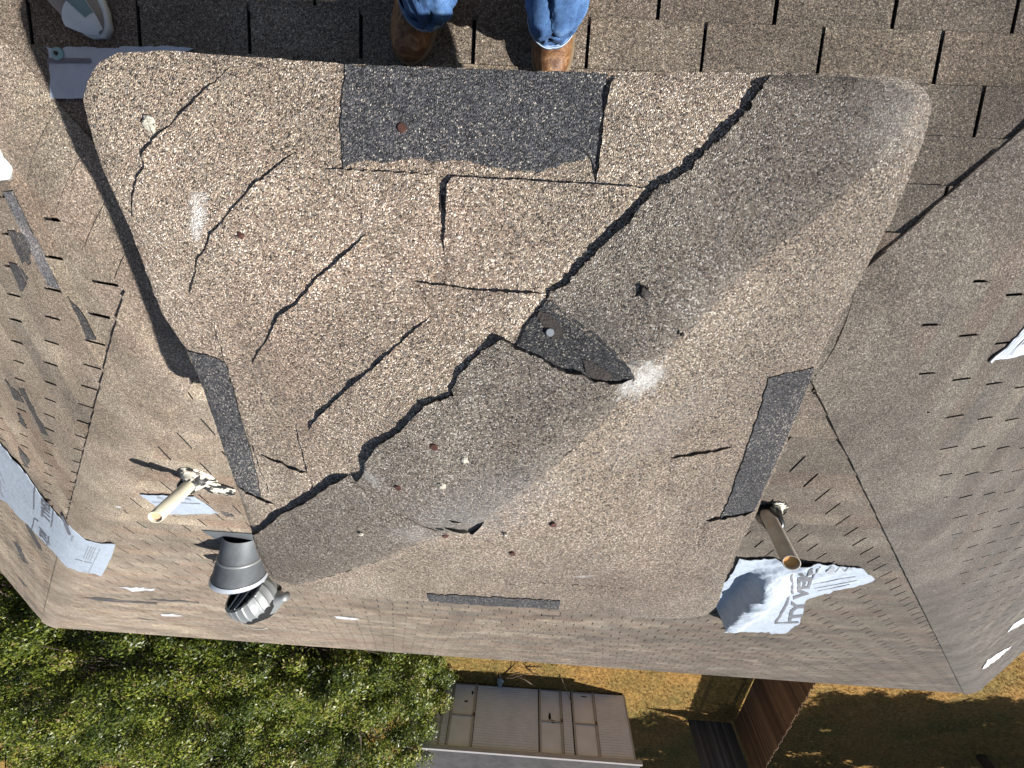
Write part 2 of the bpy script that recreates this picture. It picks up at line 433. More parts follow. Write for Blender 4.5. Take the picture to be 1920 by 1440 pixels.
# ================================================================ CHIMNEY CAP
ZE = 3.355; AP = .165
def hull():
    c = [hitz(*q, ZE) for q in ((150, 150), (1752, 172), (485, 1115), (1350, 1165))]
    x0 = (c[0][0]+c[2][0])/2; x1 = (c[1][0]+c[3][0])/2; u0 = (c[0][1]+c[1][1])/2; u1 = (c[2][1]+c[3][1])/2
    return x0, x1, u0, u1
cx0, cx1, cu0, cu1 = hull(); ccx, ccu, chx, chu = (cx0+cx1)/2, (cu0+cu1)/2, (cx1-cx0)/2, (cu1-cu0)/2
def cap(x, u):
    a = min(1.3, abs(x-ccx)/chx); b_ = min(1.3, abs(u-ccu)/chu)
    q = (a**9+b_**9+1e-7)**(1/9)
    return ZE-.016*max(-1, min(1, (x-ccx)/chx))+AP*(1-q)+.003*fbm(x*5, u*5, 1, 2)
C3 = lambda px_, py_: (lambda q: (q[0], -q[1], 0))(hit(px_, py_, cap))
spots = [(C3(372, 405), .036, .013, math.radians(68), 1., (.88, .86, .82)), (C3(1205, 712), .042, .028, .5, 1., (.9, .89, .86)),
         (C3(1095, 1081), .022, .007, .2, .8, (.85, .83, .8)), (C3(700, 890), .03, .012, -.8, .5, (.7, .7, .68)), (C3(780, 1000), .05, .03, 0, .35, (.7, .68, .66)),
         (C3(870, 975), .09, .05, 0, .5, (.30, .30, .29)), (C3(930, 930), .13, .07, .3, .2, (.62, .62, .62)), (C3(1240, 800), .10, .05, .6, .16, (.72, .70, .66)), (C3(1130, 620), .05, .03, -.7, .45, (.08, .08, .085)), (C3(1700, 200), .08, .06, 0, .3, (.7, .66, .6))]
CS = shingle_mat('cap_granules', BROWN, 540, 0, 1.0, 1.24, spots, patchy=.25, warm=.35)
CP = shingle_mat('cap_weathered_granules', DUSK, 540, 0, 1.2, 1.0, spots, patchy=.25, warm=.1)
CG = shingle_mat('cap_dark_granules', GREY, 540, 0, 1.0, 1.15, (), patchy=.2, warm=.2)
CB = shingle_mat('cap_black_granules', GREY, 540, 0, 1.0, .72, (), patchy=.2, warm=.1)
TAR = plain('tar', (.045, .036, .031), .75, 0, .2, 90, bump=.4, bscale=300)
WOOD = plain('plywood', (.36, .25, .15), .8, 0, .2, 6)
chim = thing('chimney_chase', 'square chimney chase with cracked shingle covered lid filling the view', 'chimney', W(ccx, ccu, roof(ccx, ccu)))
bm = bmesh.new(); box(bm, (cx0+.07, cu0+.07, 2.35), (cx1-.07, cu1-.07, ZE-.068)); bobj('chase_wall', bm, plain('siding', (.45, .4, .33), .7), chim)
OUT = [(160, 150), (150, 185), (160, 230), (185, 310), (240, 430), (300, 590), (345, 655), (375, 720), (420, 850), (470, 1000), (482, 1045), (505, 1085), (525, 1100), (560, 1108), (700, 1125), (800, 1130), (1050, 1145),
       (1200, 1160), (1290, 1162), (1325, 1157), (1345, 1140), (1358, 1100), (1378, 1045), (1420, 965), (1490, 800), (1530, 690), (1600, 555), (1680, 405), (1730, 280), (1750, 215), (1752, 190), (1740, 168), (1715, 150),
       (1660, 138), (1450, 135), (1000, 132), (640, 118), (440, 103), (300, 93), (215, 98), (180, 115)]
def edge_drop():
    pts = [hit(*q, cap) for q in OUT]; f = polyline_dist(pts+[pts[0]])
    return lambda x, u: -.004*math.exp(-f(x, u)/.008)
EDROP = edge_drop()
def capE(x, u): return cap(x, u)+EDROP(x, u)
slab('lid_shingles', OUT, cap, lambda x, u: EDROP(x, u), .02, CS, chim, 14, 1.2, .025)
bm = bmesh.new(); box(bm, (cx0+.04, cu0+.04, ZE-.066), (cx1-.04, cu1-.04, ZE-.045)); bobj('lid_board', bm, WOOD, chim)
def piece(name, poly, edge, up=.0055, lvl=1, mt=None, jag=1.6, dec=.05, step=7):
    ep = [hit(*q, cap) for q in edge] if edge else None
    f = polyline_dist(ep) if edge and len(edge) > 1 else None
    es = set(edge or []); rest = [p for p in poly if p not in es]
    i0 = 0
    for i in range(len(poly)):
        if poly[i-1] in es and poly[i] not in es: i0 = i
    rest = poly[i0:]+poly[:i0]; rest = [p for p in rest if p not in es]
    if edge and rest:
        a_ = poly[(poly.index(rest[0])-1) % len(poly)]; b_ = poly[(poly.index(rest[-1])+1) % len(poly)]; rest = [a_]+rest+[b_]
    fr = polyline_dist([hit(*q, cap) for q in (rest if len(rest) > 1 else rest*2)]) if edge else (lambda x, u: 1.)
    # the raised butt edge fades towards both its ends
    def lift(x, u):
        v = .0006*lvl-(.0016+.0006*lvl)*math.exp(-fr(x, u)/.006)+.0008*fbm(x*22, u*22, lvl, 2)*.6+max(0, EDROP(x, u)*1)
        if f: v += up*math.exp(-f(x, u)/dec)*(.75+.9*fbm(x*24, u*24, 9+lvl, 2))*(1-.96*math.exp(-fr(x, u)/.016))
        return v+.0009+EDROP(x, u)
    return slab(name, poly, cap, lift, .0045+up*.5, mt or CS, chim, step, jag, .022)
Ln = [[(437, 124), (400, 160), (350, 212), (300, 256), (276, 290), (278, 315), (262, 335), (255, 375), (249, 420)],
      [(560, 284), (525, 313), (480, 350), (440, 392), (402, 440), (376, 488), (368, 530), (357, 555)],
      [(691, 436), (650, 478), (600, 520), (560, 568), (530, 588), (502, 640), (474, 684)],
      [(810, 590), (760, 634), (700, 690), (650, 730), (600, 778), (580, 806)],
      [(942, 631), (925, 643), (893, 665), (862, 698), (850, 722), (855, 735), (800, 752), (772, 788), (740, 812), (716, 824), (692, 860), (685, 885), (668, 904)]]
wid = [.0045, .0055, .005, .0055]
for i in range(4):
    A = Ln[i]; B = Ln[i+1]
    # the shingle runs from its butt edge under the next one
    q = A+[(B[-1][0]+18, B[-1][1]+12)]+[(p[0]+20, p[1]+20) for p in B[::-1]]
    piece('hip_shingle', q, A, wid[i], 2+i, dec=.035)
DT = [(648, 120), (760, 124), (900, 129), (1050, 134), (1140, 137), (1136, 152), (1130, 200), (1124, 240), (1120, 290), (1116, 322), (1105, 296), (1060, 306), (1010, 323), (960, 320), (905, 309), (870, 301), (800, 303), (795, 298), (760, 299), (720, 306), (690, 300), (668, 304), (645, 316), (640, 240)]
piece('dark_shingle', DT, None, 0, 2, CG, 2.2)['label'] = 'charcoal shingle with torn lower edge'
piece('shingle', [(1152, 140), (1440, 139), (1405, 185), (1385, 215), (1350, 252), (1292, 308), (1240, 340), (1222, 351), (1118, 344), (1124, 300), (1130, 240), (1134, 200), (1142, 170)],
      [(1152, 140), (1142, 170), (1134, 200), (1130, 240), (1124, 300), (1118, 344)], .006, 3, dec=.05)
piece('shingle', [(600, 316), (700, 321), (815, 328), (826, 340), (824, 400), (818, 460), (816, 529), (775, 527), (710, 480), (640, 400)], [(600, 316), (700, 321), (815, 328)], .003, 3)
piece('shingle', [(850, 331), (1000, 339), (1120, 346), (1218, 353), (1165, 425), (1110, 475), (1055, 530), (1022, 549), (900, 542), (830, 535), (833, 470), (838, 400), (840, 345)],
      [(828, 535), (833, 470), (838, 400), (840, 345), (850, 331), (1000, 339), (1120, 346), (1218, 353)], .0042, 4)
piece('tar_strip', [(826, 365), (833, 366), (830, 395), (825, 394)], None, 0, 1, TAR, .5)
piece('shingle', [(775, 528), (830, 534), (900, 543), (1022, 550), (1000, 590), (960, 640), (942, 640), (900, 660), (850, 640), (800, 575)], [(775, 528), (830, 534), (900, 543), (1022, 550)], .003, 5)
piece('bared_shingle', [(1028, 560), (1060, 585), (1112, 622), (1150, 655), (1180, 690), (1190, 712), (1110, 712), (1050, 700), (968, 655), (985, 610), (1005, 585)], None, 0, 5, CB, 2)['label'] = 'charcoal patch where the shingle has torn away'
piece('tar_patch', [(1012, 580), (1028, 586), (1045, 600), (1058, 622), (1052, 636), (1036, 634), (1022, 612), (1008, 592)], None, 0, 8, TAR, 1.5)
piece('tar_patch', [(1092, 672), (1110, 676), (1132, 690), (1150, 702), (1140, 710), (1115, 710), (1098, 695)], None, 0, 8, TAR, 1.5)
E1 = [(1447, 139), (1425, 160), (1405, 195), (1392, 213), (1350, 258), (1302, 300), (1290, 318), (1228, 352), (1200, 388), (1160, 432), (1117, 468), (1102, 486), (1060, 530), (1032, 545), (1018, 580)]
piece('ridge_shingle', E1+[(1030, 560), (1062, 583), (1114, 620), (1152, 653), (1182, 688), (1222, 684), (1300, 612), (1380, 530), (1450, 468), (1562, 384), (1645, 300), (1702, 232), (1722, 185), (1690, 160), (1600, 142)], E1, .0078, 8, CP, dec=.045, jag=3.2)
E2 = Ln[4]; E3 = [(975, 650), (1008, 664), (1040, 682), (1062, 692), (1095, 697), (1112, 709), (1140, 713), (1165, 712), (1192, 708)]
piece('ridge_shingle', E2+[(720, 940), (790, 985), (850, 1000), (890, 985), (960, 940), (1050, 862), (1120, 800), (1180, 735)]+E3[::-1], E2[::-1]+E3, .0092, 9, CP, dec=.04, jag=2.6)
E6 = [(655, 889), (622, 904), (590, 928), (552, 948), (520, 968), (490, 992), (472, 1001)]
piece('ridge_shingle', E6+[(484, 1040), (512, 1085), (556, 1096), (640, 1074), (720, 1048), (795, 1012), (842, 1004), (760, 970), (700, 925)], E6, .006, 9, CP, dec=.04)
E7 = [(484, 847), (530, 865), (581, 888)]
piece('shingle', E7+[(590, 918), (552, 946), (520, 964), (512, 940), (500, 900)], E7, .005, 3)
E8 = [(402, 600), (414, 640), (426, 680), (440, 725), (455, 780), (468, 815), (482, 850), (500, 900), (516, 944)]
piece('shingle', E8+[(588, 915), (578, 880), (560, 800), (520, 770), (470, 700), (440, 640)], E8, .0022, 2)
piece('shingle', [(556, 795), (566, 830), (579, 882), (592, 920), (640, 892), (665, 880), (600, 812)], [(556, 795), (566, 830), (579, 882), (592, 920)], .0025, 3)
piece('dark_shingle', [(352, 657), (390, 666), (425, 680), (434, 715), (450, 775), (468, 835), (482, 890), (490, 932), (470, 928), (443, 908), (425, 862), (402, 790), (380, 730)], None, 0, 2, CG)['label'] = 'charcoal starter strip on the left edge'
E9 = [(440, 908), (478, 928), (516, 946)]
piece('shingle', E9+[(518, 966), (474, 996), (455, 950)], E9, .004, 4)
piece('dark_shingle', [(1440, 708), (1480, 698), (1527, 690), (1500, 765), (1465, 845), (1420, 945), (1412, 958), (1350, 970), (1372, 920), (1396, 850), (1425, 765)], None, 0, 2, CG)['label'] = 'charcoal starter strip on the right edge'
E10 = [(1256, 858), (1290, 851), (1330, 845), (1374, 837)]
piece('shingle', E10+[(1392, 850), (1370, 915), (1348, 966), (1300, 960), (1250, 930)], E10, .004, 4)
E11 = [(1322, 976), (1355, 968), (1395, 962), (1416, 954)]
piece('shingle', E11+[(1400, 1000), (1370, 1055), (1300, 1040)], E11, .005, 4)
E12 = [(1425, 709), (1445, 706)]
piece('dark_shingle', [(800, 1113), (920, 1118), (1052, 1126), (1047, 1142), (920, 1136), (806, 1129)], None, 0, 2, CG)['label'] = 'charcoal starter strip on the far edge'
piece('shingle', [(946, 1088), (1050, 1094), (1180, 1105), (1190, 1125), (1060, 1122), (948, 1114)], [(944, 1116), (945, 1100), (946, 1088)], .004, 3)
for q in ([(832, 966), (850, 972), (872, 976), (868, 984), (838, 978)], [(880, 999), (890, 993), (900, 985), (908, 978), (918, 980), (905, 994), (890, 1004)], [(828, 984), (842, 984), (862, 988), (880, 996), (850, 1004), (830, 998)]):
    piece('torn_flap', q, q[:4] if q[0][0] != 832 else q[:3], .010, 11, dec=.012, jag=1.)
RUST = plain('rusty_steel', (.13, .055, .042), .8, .2, .25, 200); ZINC = plain('zinc', (.62, .65, .66), .35, .8, .1, 60); PALE = plain('pale_sealant', (.62, .58, .48), .7, 0, .15, 80, bump=.6, bscale=200)
def disc(name, px_, py_, r, m, lvl=.012, parent=chim, surf=cap, th=.002):
    x, u = hit(px_, py_, surf); z = surf(x, u)+lvl; bm = bmesh.new()
    bmesh.ops.create_cone(bm, cap_ends=True, segments=20, radius1=r, radius2=r*.85, depth=th)
    e = .01; n = Vector((-(surf(x+e, u)-surf(x-e, u))/(2*e), (surf(x, u+e)-surf(x, u-e))/(2*e), 1)).normalized()
    n = (n+Vector((random.uniform(-.12, .12), random.uniform(-.12, .12), 0))).normalized()
    bm.transform(Matrix.Translation(W(x, u, z)) @ n.to_track_quat('Z', 'Y').to_matrix().to_4x4())
    return bobj(name, bm, m, parent, False)
disc('nail_head', 1031, 620, .0062, ZINC, .0075)
for p, l in (((755, 240), .0035), ((816, 832), .009), ((749, 908), .009), ((838, 991), .017), ((1037, 982), .0035), ((961, 1036), .0035)): disc('nail_head', *p, .006, RUST, l)
def blob(px_, py_, r, m, lvl=.004, name='sealant_blob'):
    x, u = hit(px_, py_, cap); bm = bmesh.new(); bmesh.ops.create_icosphere(bm, subdivisions=3, radius=1)
    for v in bm.verts:
        k = 1+.7*fbm(v.co.x*1.6+px_, v.co.y*1.6, v.co.z*1.6); v.co = Vector((v.co.x*r*k, v.co.y*r*k, v.co.z*.003+.0015*fbm(v.co.x*5, v.co.y*5, px_)))+W(x, u, cap(x, u)+lvl)
    return bobj(name, bm, m, chim, True)
for p, r, l in (((283, 234), .0085, .0015), ((872, 856), .006, .0065), ((830, 906), .006, .0065), ((680, 995), .004, .008), ((948, 1000), .004, .003)): blob(*p, r, PALE, l)
blob(455, 441, .0045, RUST, .004, 'rust_flake'); blob(1204, 545, .008, TAR, .009, 'tar_blob'); blob(1275, 623, .003, TAR, .009, 'tar_blob')
for _ in range(10):  # loose pale granules
    pass
# ================================================================ WRAP SCRAPS
def wrap_mat(name, base=(.50, .565, .65)):
    m, nt, b = mat(name); L = nt.links; geo = nd(nt, 'ShaderNodeNewGeometry')
    n = nd(nt, 'ShaderNodeTexNoise', inp={'Scale': 14, 'Detail': 5, 'Roughness': .6}); L.new(geo.outputs[0], n.inputs['Vector'])
    L.new(ramp(nt, n.outputs[0], [(.3, tuple(c*.86 for c in base)), (.6, base)]), b.inputs['Base Color'])
    n2 = nd(nt, 'ShaderNodeTexVoronoi', feature='DISTANCE_TO_EDGE', inp={'Scale': 22}); L.new(geo.outputs[0], n2.inputs['Vector'])
    n3 = nd(nt, 'ShaderNodeTexNoise', inp={'Scale': 35, 'Detail': 4}); L.new(geo.outputs[0], n3.inputs['Vector'])
    bp = nd(nt, 'ShaderNodeBump', inp={'Strength': .5, 'Distance': .008}); L.new(mth(nt, 'ADD', n2.outputs[0], n3.outputs[0]), bp.inputs['Height']); L.new(bp.outputs[0], b.inputs['Normal'])
    b.inputs['Roughness'].default_value = .55
    return m
WR = wrap_mat('house_wrap'); INK = plain('printed_ink', (.20, .205, .23), .7, 0, .15, 40); INK2 = plain('faint_ink', (.42, .45, .5), .7, 0, .15, 40)
PAP = wrap_mat('bare_paper', (.7, .71, .73))
def scrap(name, poly, label, lift, m=WR, jag=1.2, gs=.05, step=10):
    o = slab(name, poly, roof, lift, .004, m, None, step, jag, gs)
    # bring the origin to the scrap
    c = sum((v.co for v in o.data.vertices), Vector())/len(o.data.vertices); o.data.transform(Matrix.Translation(-c)); o.location = c
    tag(o, label, 'wrap scrap'); return o
def flatprint(parent, polys, lift, m=INK, name='printed_mark', gs=.05):
    bm = bmesh.new()
    for q in polys:
        pts = [hit(*p, roof) for p in q]
        try: bm.faces.new([bm.verts.new((x, -u, 0)) for x, u in pts])
        except ValueError: pass
    bmesh.ops.triangulate(bm, faces=bm.faces[:]); grid_cut(bm, gs)
    for v in bm.verts: v.co.z = roof(v.co.x, -v.co.y)+lift(v.co.x, -v.co.y)+.003
    for f in bm.faces:
        if f.normal.z < 0: f.normal_flip()
    o = bobj(name, bm, m, parent, False, recalc=False)
    return o
def line(a, b, w_):
    dx, dy = b[0]-a[0], b[1]-a[1]; d = math.hypot(dx, dy); nx, ny = -dy/d*w_/2, dx/d*w_/2
    return [(a[0]+nx, a[1]+ny), (b[0]+nx, b[1]+ny), (b[0]-nx, b[1]-ny), (a[0]-nx, a[1]-ny)]
def lettering(parent, text, org, ex, ey, lift, m=INK, gs=.05):
    """text as a flat print: org photo position of the baseline start, ex/ey photo vectors for one text unit"""
    cu = bpy.data.curves.new('t', 'FONT'); cu.body = text; cu.size = 1; cu.offset = .045; cu.resolution_u = 2; cu.fill_mode = 'FRONT'
    to = bpy.data.objects.new('t', cu); C.objects.link(to); dg = bpy.context.evaluated_depsgraph_get(); dg.update()
    me = bpy.data.meshes.new_from_object(to.evaluated_get(dg)); bpy.data.objects.remove(to)
    bm = bmesh.new(); bm.from_mesh(me)
    for v in bm.verts:
        p = (org[0]+ex[0]*v.co.x+ey[0]*v.co.y, org[1]+ex[1]*v.co.x+ey[1]*v.co.y); x, u = hit(*p, roof); v.co = Vector((x, -u, 0))
    grid_cut(bm, gs)
    for v in bm.verts: v.co.z = roof(v.co.x, -v.co.y)+lift(v.co.x, -v.co.y)+.003
    for f in bm.faces:
        f.normal_update()
        if f.normal.z < 0: f.normal_flip()
    me.materials.clear(); return bobj('lettering', bm, m, parent, False, recalc=False)
def wr(a, s, base=.014, k=0): return lambda x, u: base+a*(.6+fbm(x*s, u*s, k, 3))
def ss(a, b_, x): t = max(0, min(1, (x-a)/(b_-a))); return t*t*(3-2*t)
# large crumpled sheet by the right hand pipe
def liftR(x, u):
    p = x-(1.76+.22*(u-3.)+.03*fbm(u*2, 2, 1, 1)) ; r = ss(0, .07, p)*math.exp(-max(0, p-.12)**2/.03)*.13*ss(2.12, 2.5, u)*(1-.8*ss(3.4, 3.8, u))
    return .016+r+(.050*abs(fbm(x*3.5+u*1.5, u*2.2, 3, 3))+.012*abs(fbm(x*11, u*7, 5, 2)))*(.25+.75*ss(0, .1, p))*(1-.7*ss(2.0, 2.15, x-.1*(u-2.5)))
PR_ = [(1384, 1043), (1398, 1044), (1456, 1042), (1472, 1050), (1500, 1049), (1560, 1055), (1615, 1062), (1622, 1070), (1637, 1083), (1600, 1095), (1560, 1105), (1525, 1115), (1510, 1120), (1503, 1142), (1496, 1165), (1478, 1178), (1464, 1184), (1420, 1182), (1354, 1179), (1372, 1168), (1348, 1150), (1338, 1130), (1345, 1105), (1372, 1070)]
wR = scrap('house_wrap_sheet', PR_, 'large crumpled white wrap sheet with grey block letters behind the right pipe', liftR, gs=.02, jag=1.6, step=6)
flatprint(wR, [line((1478, 1066), (1473, 1126), 5), line((1473, 1126), (1452, 1164), 4.5), line((1450, 1164.5), (1495, 1162), 2.5), line((1533, 1056), (1522, 1072), 3), line((1522, 1072), (1512, 1086), 2.5)], liftR)
lettering(wR, 'TY', (1499, 1160), (5, -31), (-33, 3), liftR, gs=.02)
lettering(wR, 'VEK', (1510, 1118), (4.5, -32), (-36, -1), liftR, gs=.02)
flatprint(wR, [[(1544, 1066), (1556, 1055), (1562, 1060), (1560, 1070), (1550, 1071)], line((1562, 1068), (1572, 1056), 1.6), line((1572, 1056), (1580, 1066), 1.6), line((1580, 1066), (1588, 1058), 1.6), line((1588, 1058), (1594, 1064), 1.6)], liftR, INK2)
flatprint(wR, [line((1520, 1090), (1600, 1076), 1), line((1524, 1098), (1604, 1083), 1.2), line((1530, 1104), (1590, 1091), 1)], liftR, INK2)
# long strip over the left hip
liftL = wr(.006, 3.5, .017, 5)
PL_ = [(-60, 760), (0, 822), (14, 838), (45, 873), (80, 925), (108, 960), (127, 978), (158, 1005), (180, 1013), (221, 1017), (215, 1035), (203, 1060), (192, 1077), (183, 1073), (150, 1068), (130, 1060), (115, 1043), (92, 1020), (80, 1005), (60, 985), (35, 958), (20, 942), (0, 930), (-60, 860)]
wL = scrap('house_wrap_strip', PL_, 'long white wrap strip draped over the lower left hip with dark printing', liftL, step=7)
flatprint(wL, [line((71.5, 910), (69.5, 951), 2.4), line((106, 951), (101, 985), 2.4), line((70, 968), (65, 988), 2.2), line((95, 1003), (98, 1018), 2.2), line((93, 1019), (98, 1002), 2), line((70, 968), (78, 974), 1.4), line((121, 963), (138, 998), 5)], liftL)
lettering(wL, 'TYVEK', (98, 978), (.5, -12.5), (-21, -22), liftL)
lettering(wL, 'TM', (92, 1015), (.3, -12), (-18, -21), liftL)
flatprint(wL, [line((143, 1001), (140, 1010), 3), line((172, 1020), (162, 1042), 1.6), line((177, 1021), (166, 1044), 1.5), line((181, 1022), (170, 1046), 1.5), line((185, 1023), (174, 1048), 1.5), line((193, 1025), (170, 1072), 1.2), line((146, 1044), (160, 1048), 1.4), line((163, 1049), (178, 1052), 1.4), line((163, 1066), (167, 1071), 1), line((0, 865), (14, 905), 1), line((0, 905), (13, 930), 1), line((4, 880), (8, 925), 1)], liftL, INK2)
liftT = wr(.003, 6, .013, 2)
s1 = scrap('house_wrap_triangle', [(265, 925), (300, 925), (366, 928), (390, 944), (413, 960), (325, 962), (300, 948)], 'small pale wrap triangle under the left pipe', liftT, step=8)
flatprint(s1, [line((300, 929), (312, 932), 3.5), line((352, 931), (362, 934), 3.5), line((290, 938), (330, 938), .9), line((330, 938), (380, 941), .9)], liftT, INK2)
s2 = scrap('house_wrap_corner', [(1921, 604), (1880, 650), (1850, 674), (1851, 679), (1858, 673), (1930, 660), (2010, 655), (2000, 540)], 'bright wrap corner lying on the right slope at the photo edge', liftT)
flatprint(s2, [line((1868, 665), (1921, 610), 1), line((1872, 667), (1921, 617), .8), line((1878, 668), (1921, 625), .8), line((1887, 663), (1918, 628), 1.6), line((1906, 645), (1921, 634), 1.6), line((1912, 660), (1921, 651), 1)], liftT, INK2)
s3 = scrap('house_wrap_patch', [(95, 89), (100, 94), (104, 185), (130, 186), (150, 187), (175, 185), (220, 150), (330, 110), (370, 92), (330, 89), (232, 90), (232, 93), (190, 93), (188, 90), (128, 90), (127, 94), (110, 94)], 'blue grey wrap patch in shade at the near left corner of the chimney', wr(.002, 6, .012, 2))
flatprint(s3, [[(98, 111), (180, 112), (180, 120), (99, 120)]], wr(.002, 6, .012, 2), INK)
disc('washer', 118, 103, .018, plain('blue_plastic', (.30, .55, .56), .5), .016, s3, roof, .003)
disc('screw_head', 118, 103, .006, TAR, .019, s3, roof, .003)
for o in s3.children:
    if not o.name.startswith('printed'): o.matrix_parent_inverse = Matrix.Translation(-s3.location)
for poly, lab in (([(224, 1098), (262, 1100), (292, 1102), (290, 1105), (258, 1106), (250, 1107), (240, 1102)], 'ragged white scrap on the far slope nearest the wrap strip'),
                  ([(302, 1149), (322, 1150), (345, 1154), (325, 1155), (305, 1153)], 'thin white scrap on the far slope left of the turbine'),
                  ([(628, 1153), (655, 1155), (680, 1160), (655, 1160), (632, 1158)], 'thin white scrap on the far slope below the chimney lid'),
                  ([(1840, 1252), (1850, 1236), (1875, 1220), (1895, 1209), (1890, 1216), (1866, 1236), (1846, 1251)], 'white sliver on the lower right slope nearest the corner'),
                  ([(1887, 1182), (1900, 1168), (1925, 1152), (1925, 1162), (1900, 1176), (1888, 1184)], 'white sliver high on the right slope at the photo edge'),
                  ([(217, 948), (225, 946), (233, 949), (224, 952)], 'tiny white chip beside the left pipe')):
    o = scrap('paper_scrap', poly, lab, wr(.002, 9, .012, 1), PAP, 1., .03, 6); o['group'] = 'white scraps strewn over the shingles'
# bared dark pieces of shingle
for i, q in enumerate([[(19, 431), (47, 436), (62, 461), (61, 494), (56, 496), (52, 487), (45, 493)], [(20, 491), (44, 498), (57, 522), (47, 546), (42, 544)],
          [(130, 555), (157, 584), (184, 636), (166, 635), (149, 592)], [(12, 710), (37, 733), (48, 755), (30, 747)], [(37, 725), (48, 728), (95, 818), (82, 810)],
          [(35, 773), (43, 777), (53, 803), (42, 793)], [(37, 837), (58, 860), (52, 875), (40, 857)], [(48, 982), (57, 984), (82, 1031), (74, 1028)], [(26, 1013), (35, 1017), (55, 1057), (44, 1052)],
          [(30, 1075), (40, 1085), (54, 1101), (46, 1098)], [(154, 1118), (299, 1128), (294, 1131), (189, 1126)], [(281, 1121), (373, 1126.5), (373, 1129), (299, 1126)], [(255, 1158), (290, 1160), (280, 1162)], [(1000, 1152), (1052, 1153), (1050, 1155), (1002, 1154)],
          [(412, 955), (430, 960), (440, 967), (425, 966)]]):
    slab('torn_shingle_patch', q, roof, lambda x, u: .0085, .004, SHG, deck, 12, 1.0, .1)['label'] = 'charcoal bared patch of shingle'
SHS = shingle_mat('scuffed_granules', GREY, 520, 150, .8, 2.0)
slab('scuffed_patch', [(11, 361), (28, 358), (55, 413), (87, 474), (118, 544), (94, 536), (70, 483), (37, 417)], roof, lambda x, u: .0082, .004, SHS, deck, 12, 1.5, .1)['label'] = 'pale scuffed grey patch of shingle'
# ================================================================ VENT PIPES
PVC = plain('pvc_cream', (.80, .74, .56), .45, 0, .12, 9, (.66, .60, .46)); PVC2 = plain('pvc_weathered', (.50, .46, .38), .5, 0, .25, 6, (.36, .27, .2)); INP_LIT = plain('pipe_inside', (.95, .50, .16), .7, 0, .04)  # orange inside disc: sunlight through the pipe wall painted into its colour
def ptz(px_, py_, z): x, u = hitz(px_, py_, z); return W(x, u, z)
RUB, nt, b = mat('tarred_boot'); L = nt.links
tcn = nd(nt, 'ShaderNodeTexCoord'); nn = nd(nt, 'ShaderNodeTexNoise', inp={'Scale': 13, 'Detail': 5, 'Roughness': .6}); L.new(tcn.outputs['Object'], nn.inputs['Vector'])
L.new(ramp(nt, nn.outputs[0], [(.49, (.03, .03, .03)), (.52, (.78, .74, .62))], 'LINEAR'), b.inputs['Base Color']); b.inputs['Roughness'].default_value = .5
RUB2, nt, b = mat('black_boot'); L = nt.links
tcn = nd(nt, 'ShaderNodeTexCoord'); nn = nd(nt, 'ShaderNodeTexNoise', inp={'Scale': 10, 'Detail': 5, 'Roughness': .6}); L.new(tcn.outputs['Object'], nn.inputs['Vector'])
L.new(ramp(nt, nn.outputs[0], [(.56, (.025, .025, .025)), (.60, (.72, .68, .56))], 'LINEAR'), b.inputs['Base Color']); b.inputs['Roughness'].default_value = .35
INL = plain('pipe_inside_cream', (.78, .50, .30), .7, 0, .1, 20)
def pipe(base_px, top_px, h, rad, label, pm, bmt, boot_h, boot_r, foot):
    x, u = hit(*base_px, roof); z = roof(x, u); base = W(x, u, z-.05); top = ptz(*top_px, z+h)
    t = thing('vent_pipe', label, 'pipe', W(x, u, z), 'plastic vent pipes through the far slope')
    d = (top-base).normalized(); a = d.orthogonal().normalized(); b2 = d.cross(a)
    ring = lambda c, r: [c+(a*math.cos(2*math.pi*k/28)+b2*math.sin(2*math.pi*k/28))*r for k in range(28)]
    bm = bmesh.new(); loft(bm, [ring(base, rad), ring(top, rad), ring(top, rad*.86), ring(top-d*.20, rad*.86)], caps=False)
    bobj('pipe', bm, pm, t, True); me = t.children[-1].data
    for p in me.polygons: p.use_smooth = True
    me.shade_smooth() if hasattr(me, 'shade_smooth') else None
    bm = bmesh.new(); r_ = ring(top-d*.012, rad*.855); bm.faces.new([bm.verts.new(p) for p in r_]); bobj('pipe_inside', bm, INP_LIT if pm is PVC2 else INL, t)
    # boot: lumpy cone around the foot, with flange
    bm = bmesh.new(); rings = []
    up = Vector((0, k_, 1)).normalized(); g0 = W(x, u, z)
    for f_, r in ((-.004, boot_r*1.5), (.006, boot_r*1.42), (.012, boot_r*1.05), (.35, boot_r*.95), (.8, boot_r*.72), (.97, boot_r*.70), (1., rad*1.05)):
        hgt = f_ if abs(f_) < .02 else f_*boot_h
        c = g0+(d*hgt if hgt > .02 else up*hgt)+foot*(1-min(1, abs(f_)))
        rr = []
        for k in range(28):
            an = 2*math.pi*k/28; q = 1+.16*fbm(math.cos(an)*1.5, math.sin(an)*1.5, f_*3+x, 3)*(1 if f_ < .9 else 0)
            p = c+(a*math.cos(an)+b2*math.sin(an))*r*q
            if abs(f_) < .02: xx, yy = p.x, p.y; p = Vector((xx, yy, roof(xx, -yy)+.006+max(0, f_)*.8))
            rr.append(p)
        rings.append(rr)
    loft(bm, rings, caps=False)
    bobj('rubber_boot', bm, bmt, t, True); return t
pipe((368, 897), (291, 970), .31, .030, 'cream plastic vent pipe on the left leaning out of a white smeared boot', PVC, RUB, .085, .062, Vector((.03, .03, 0)))
pipe((1437, 955), (1484, 1055), .42, .031, 'weathered brown grey vent pipe on the right above the crumpled sheet', PVC2, RUB2, .15, .062, Vector((0, .0, 0)))
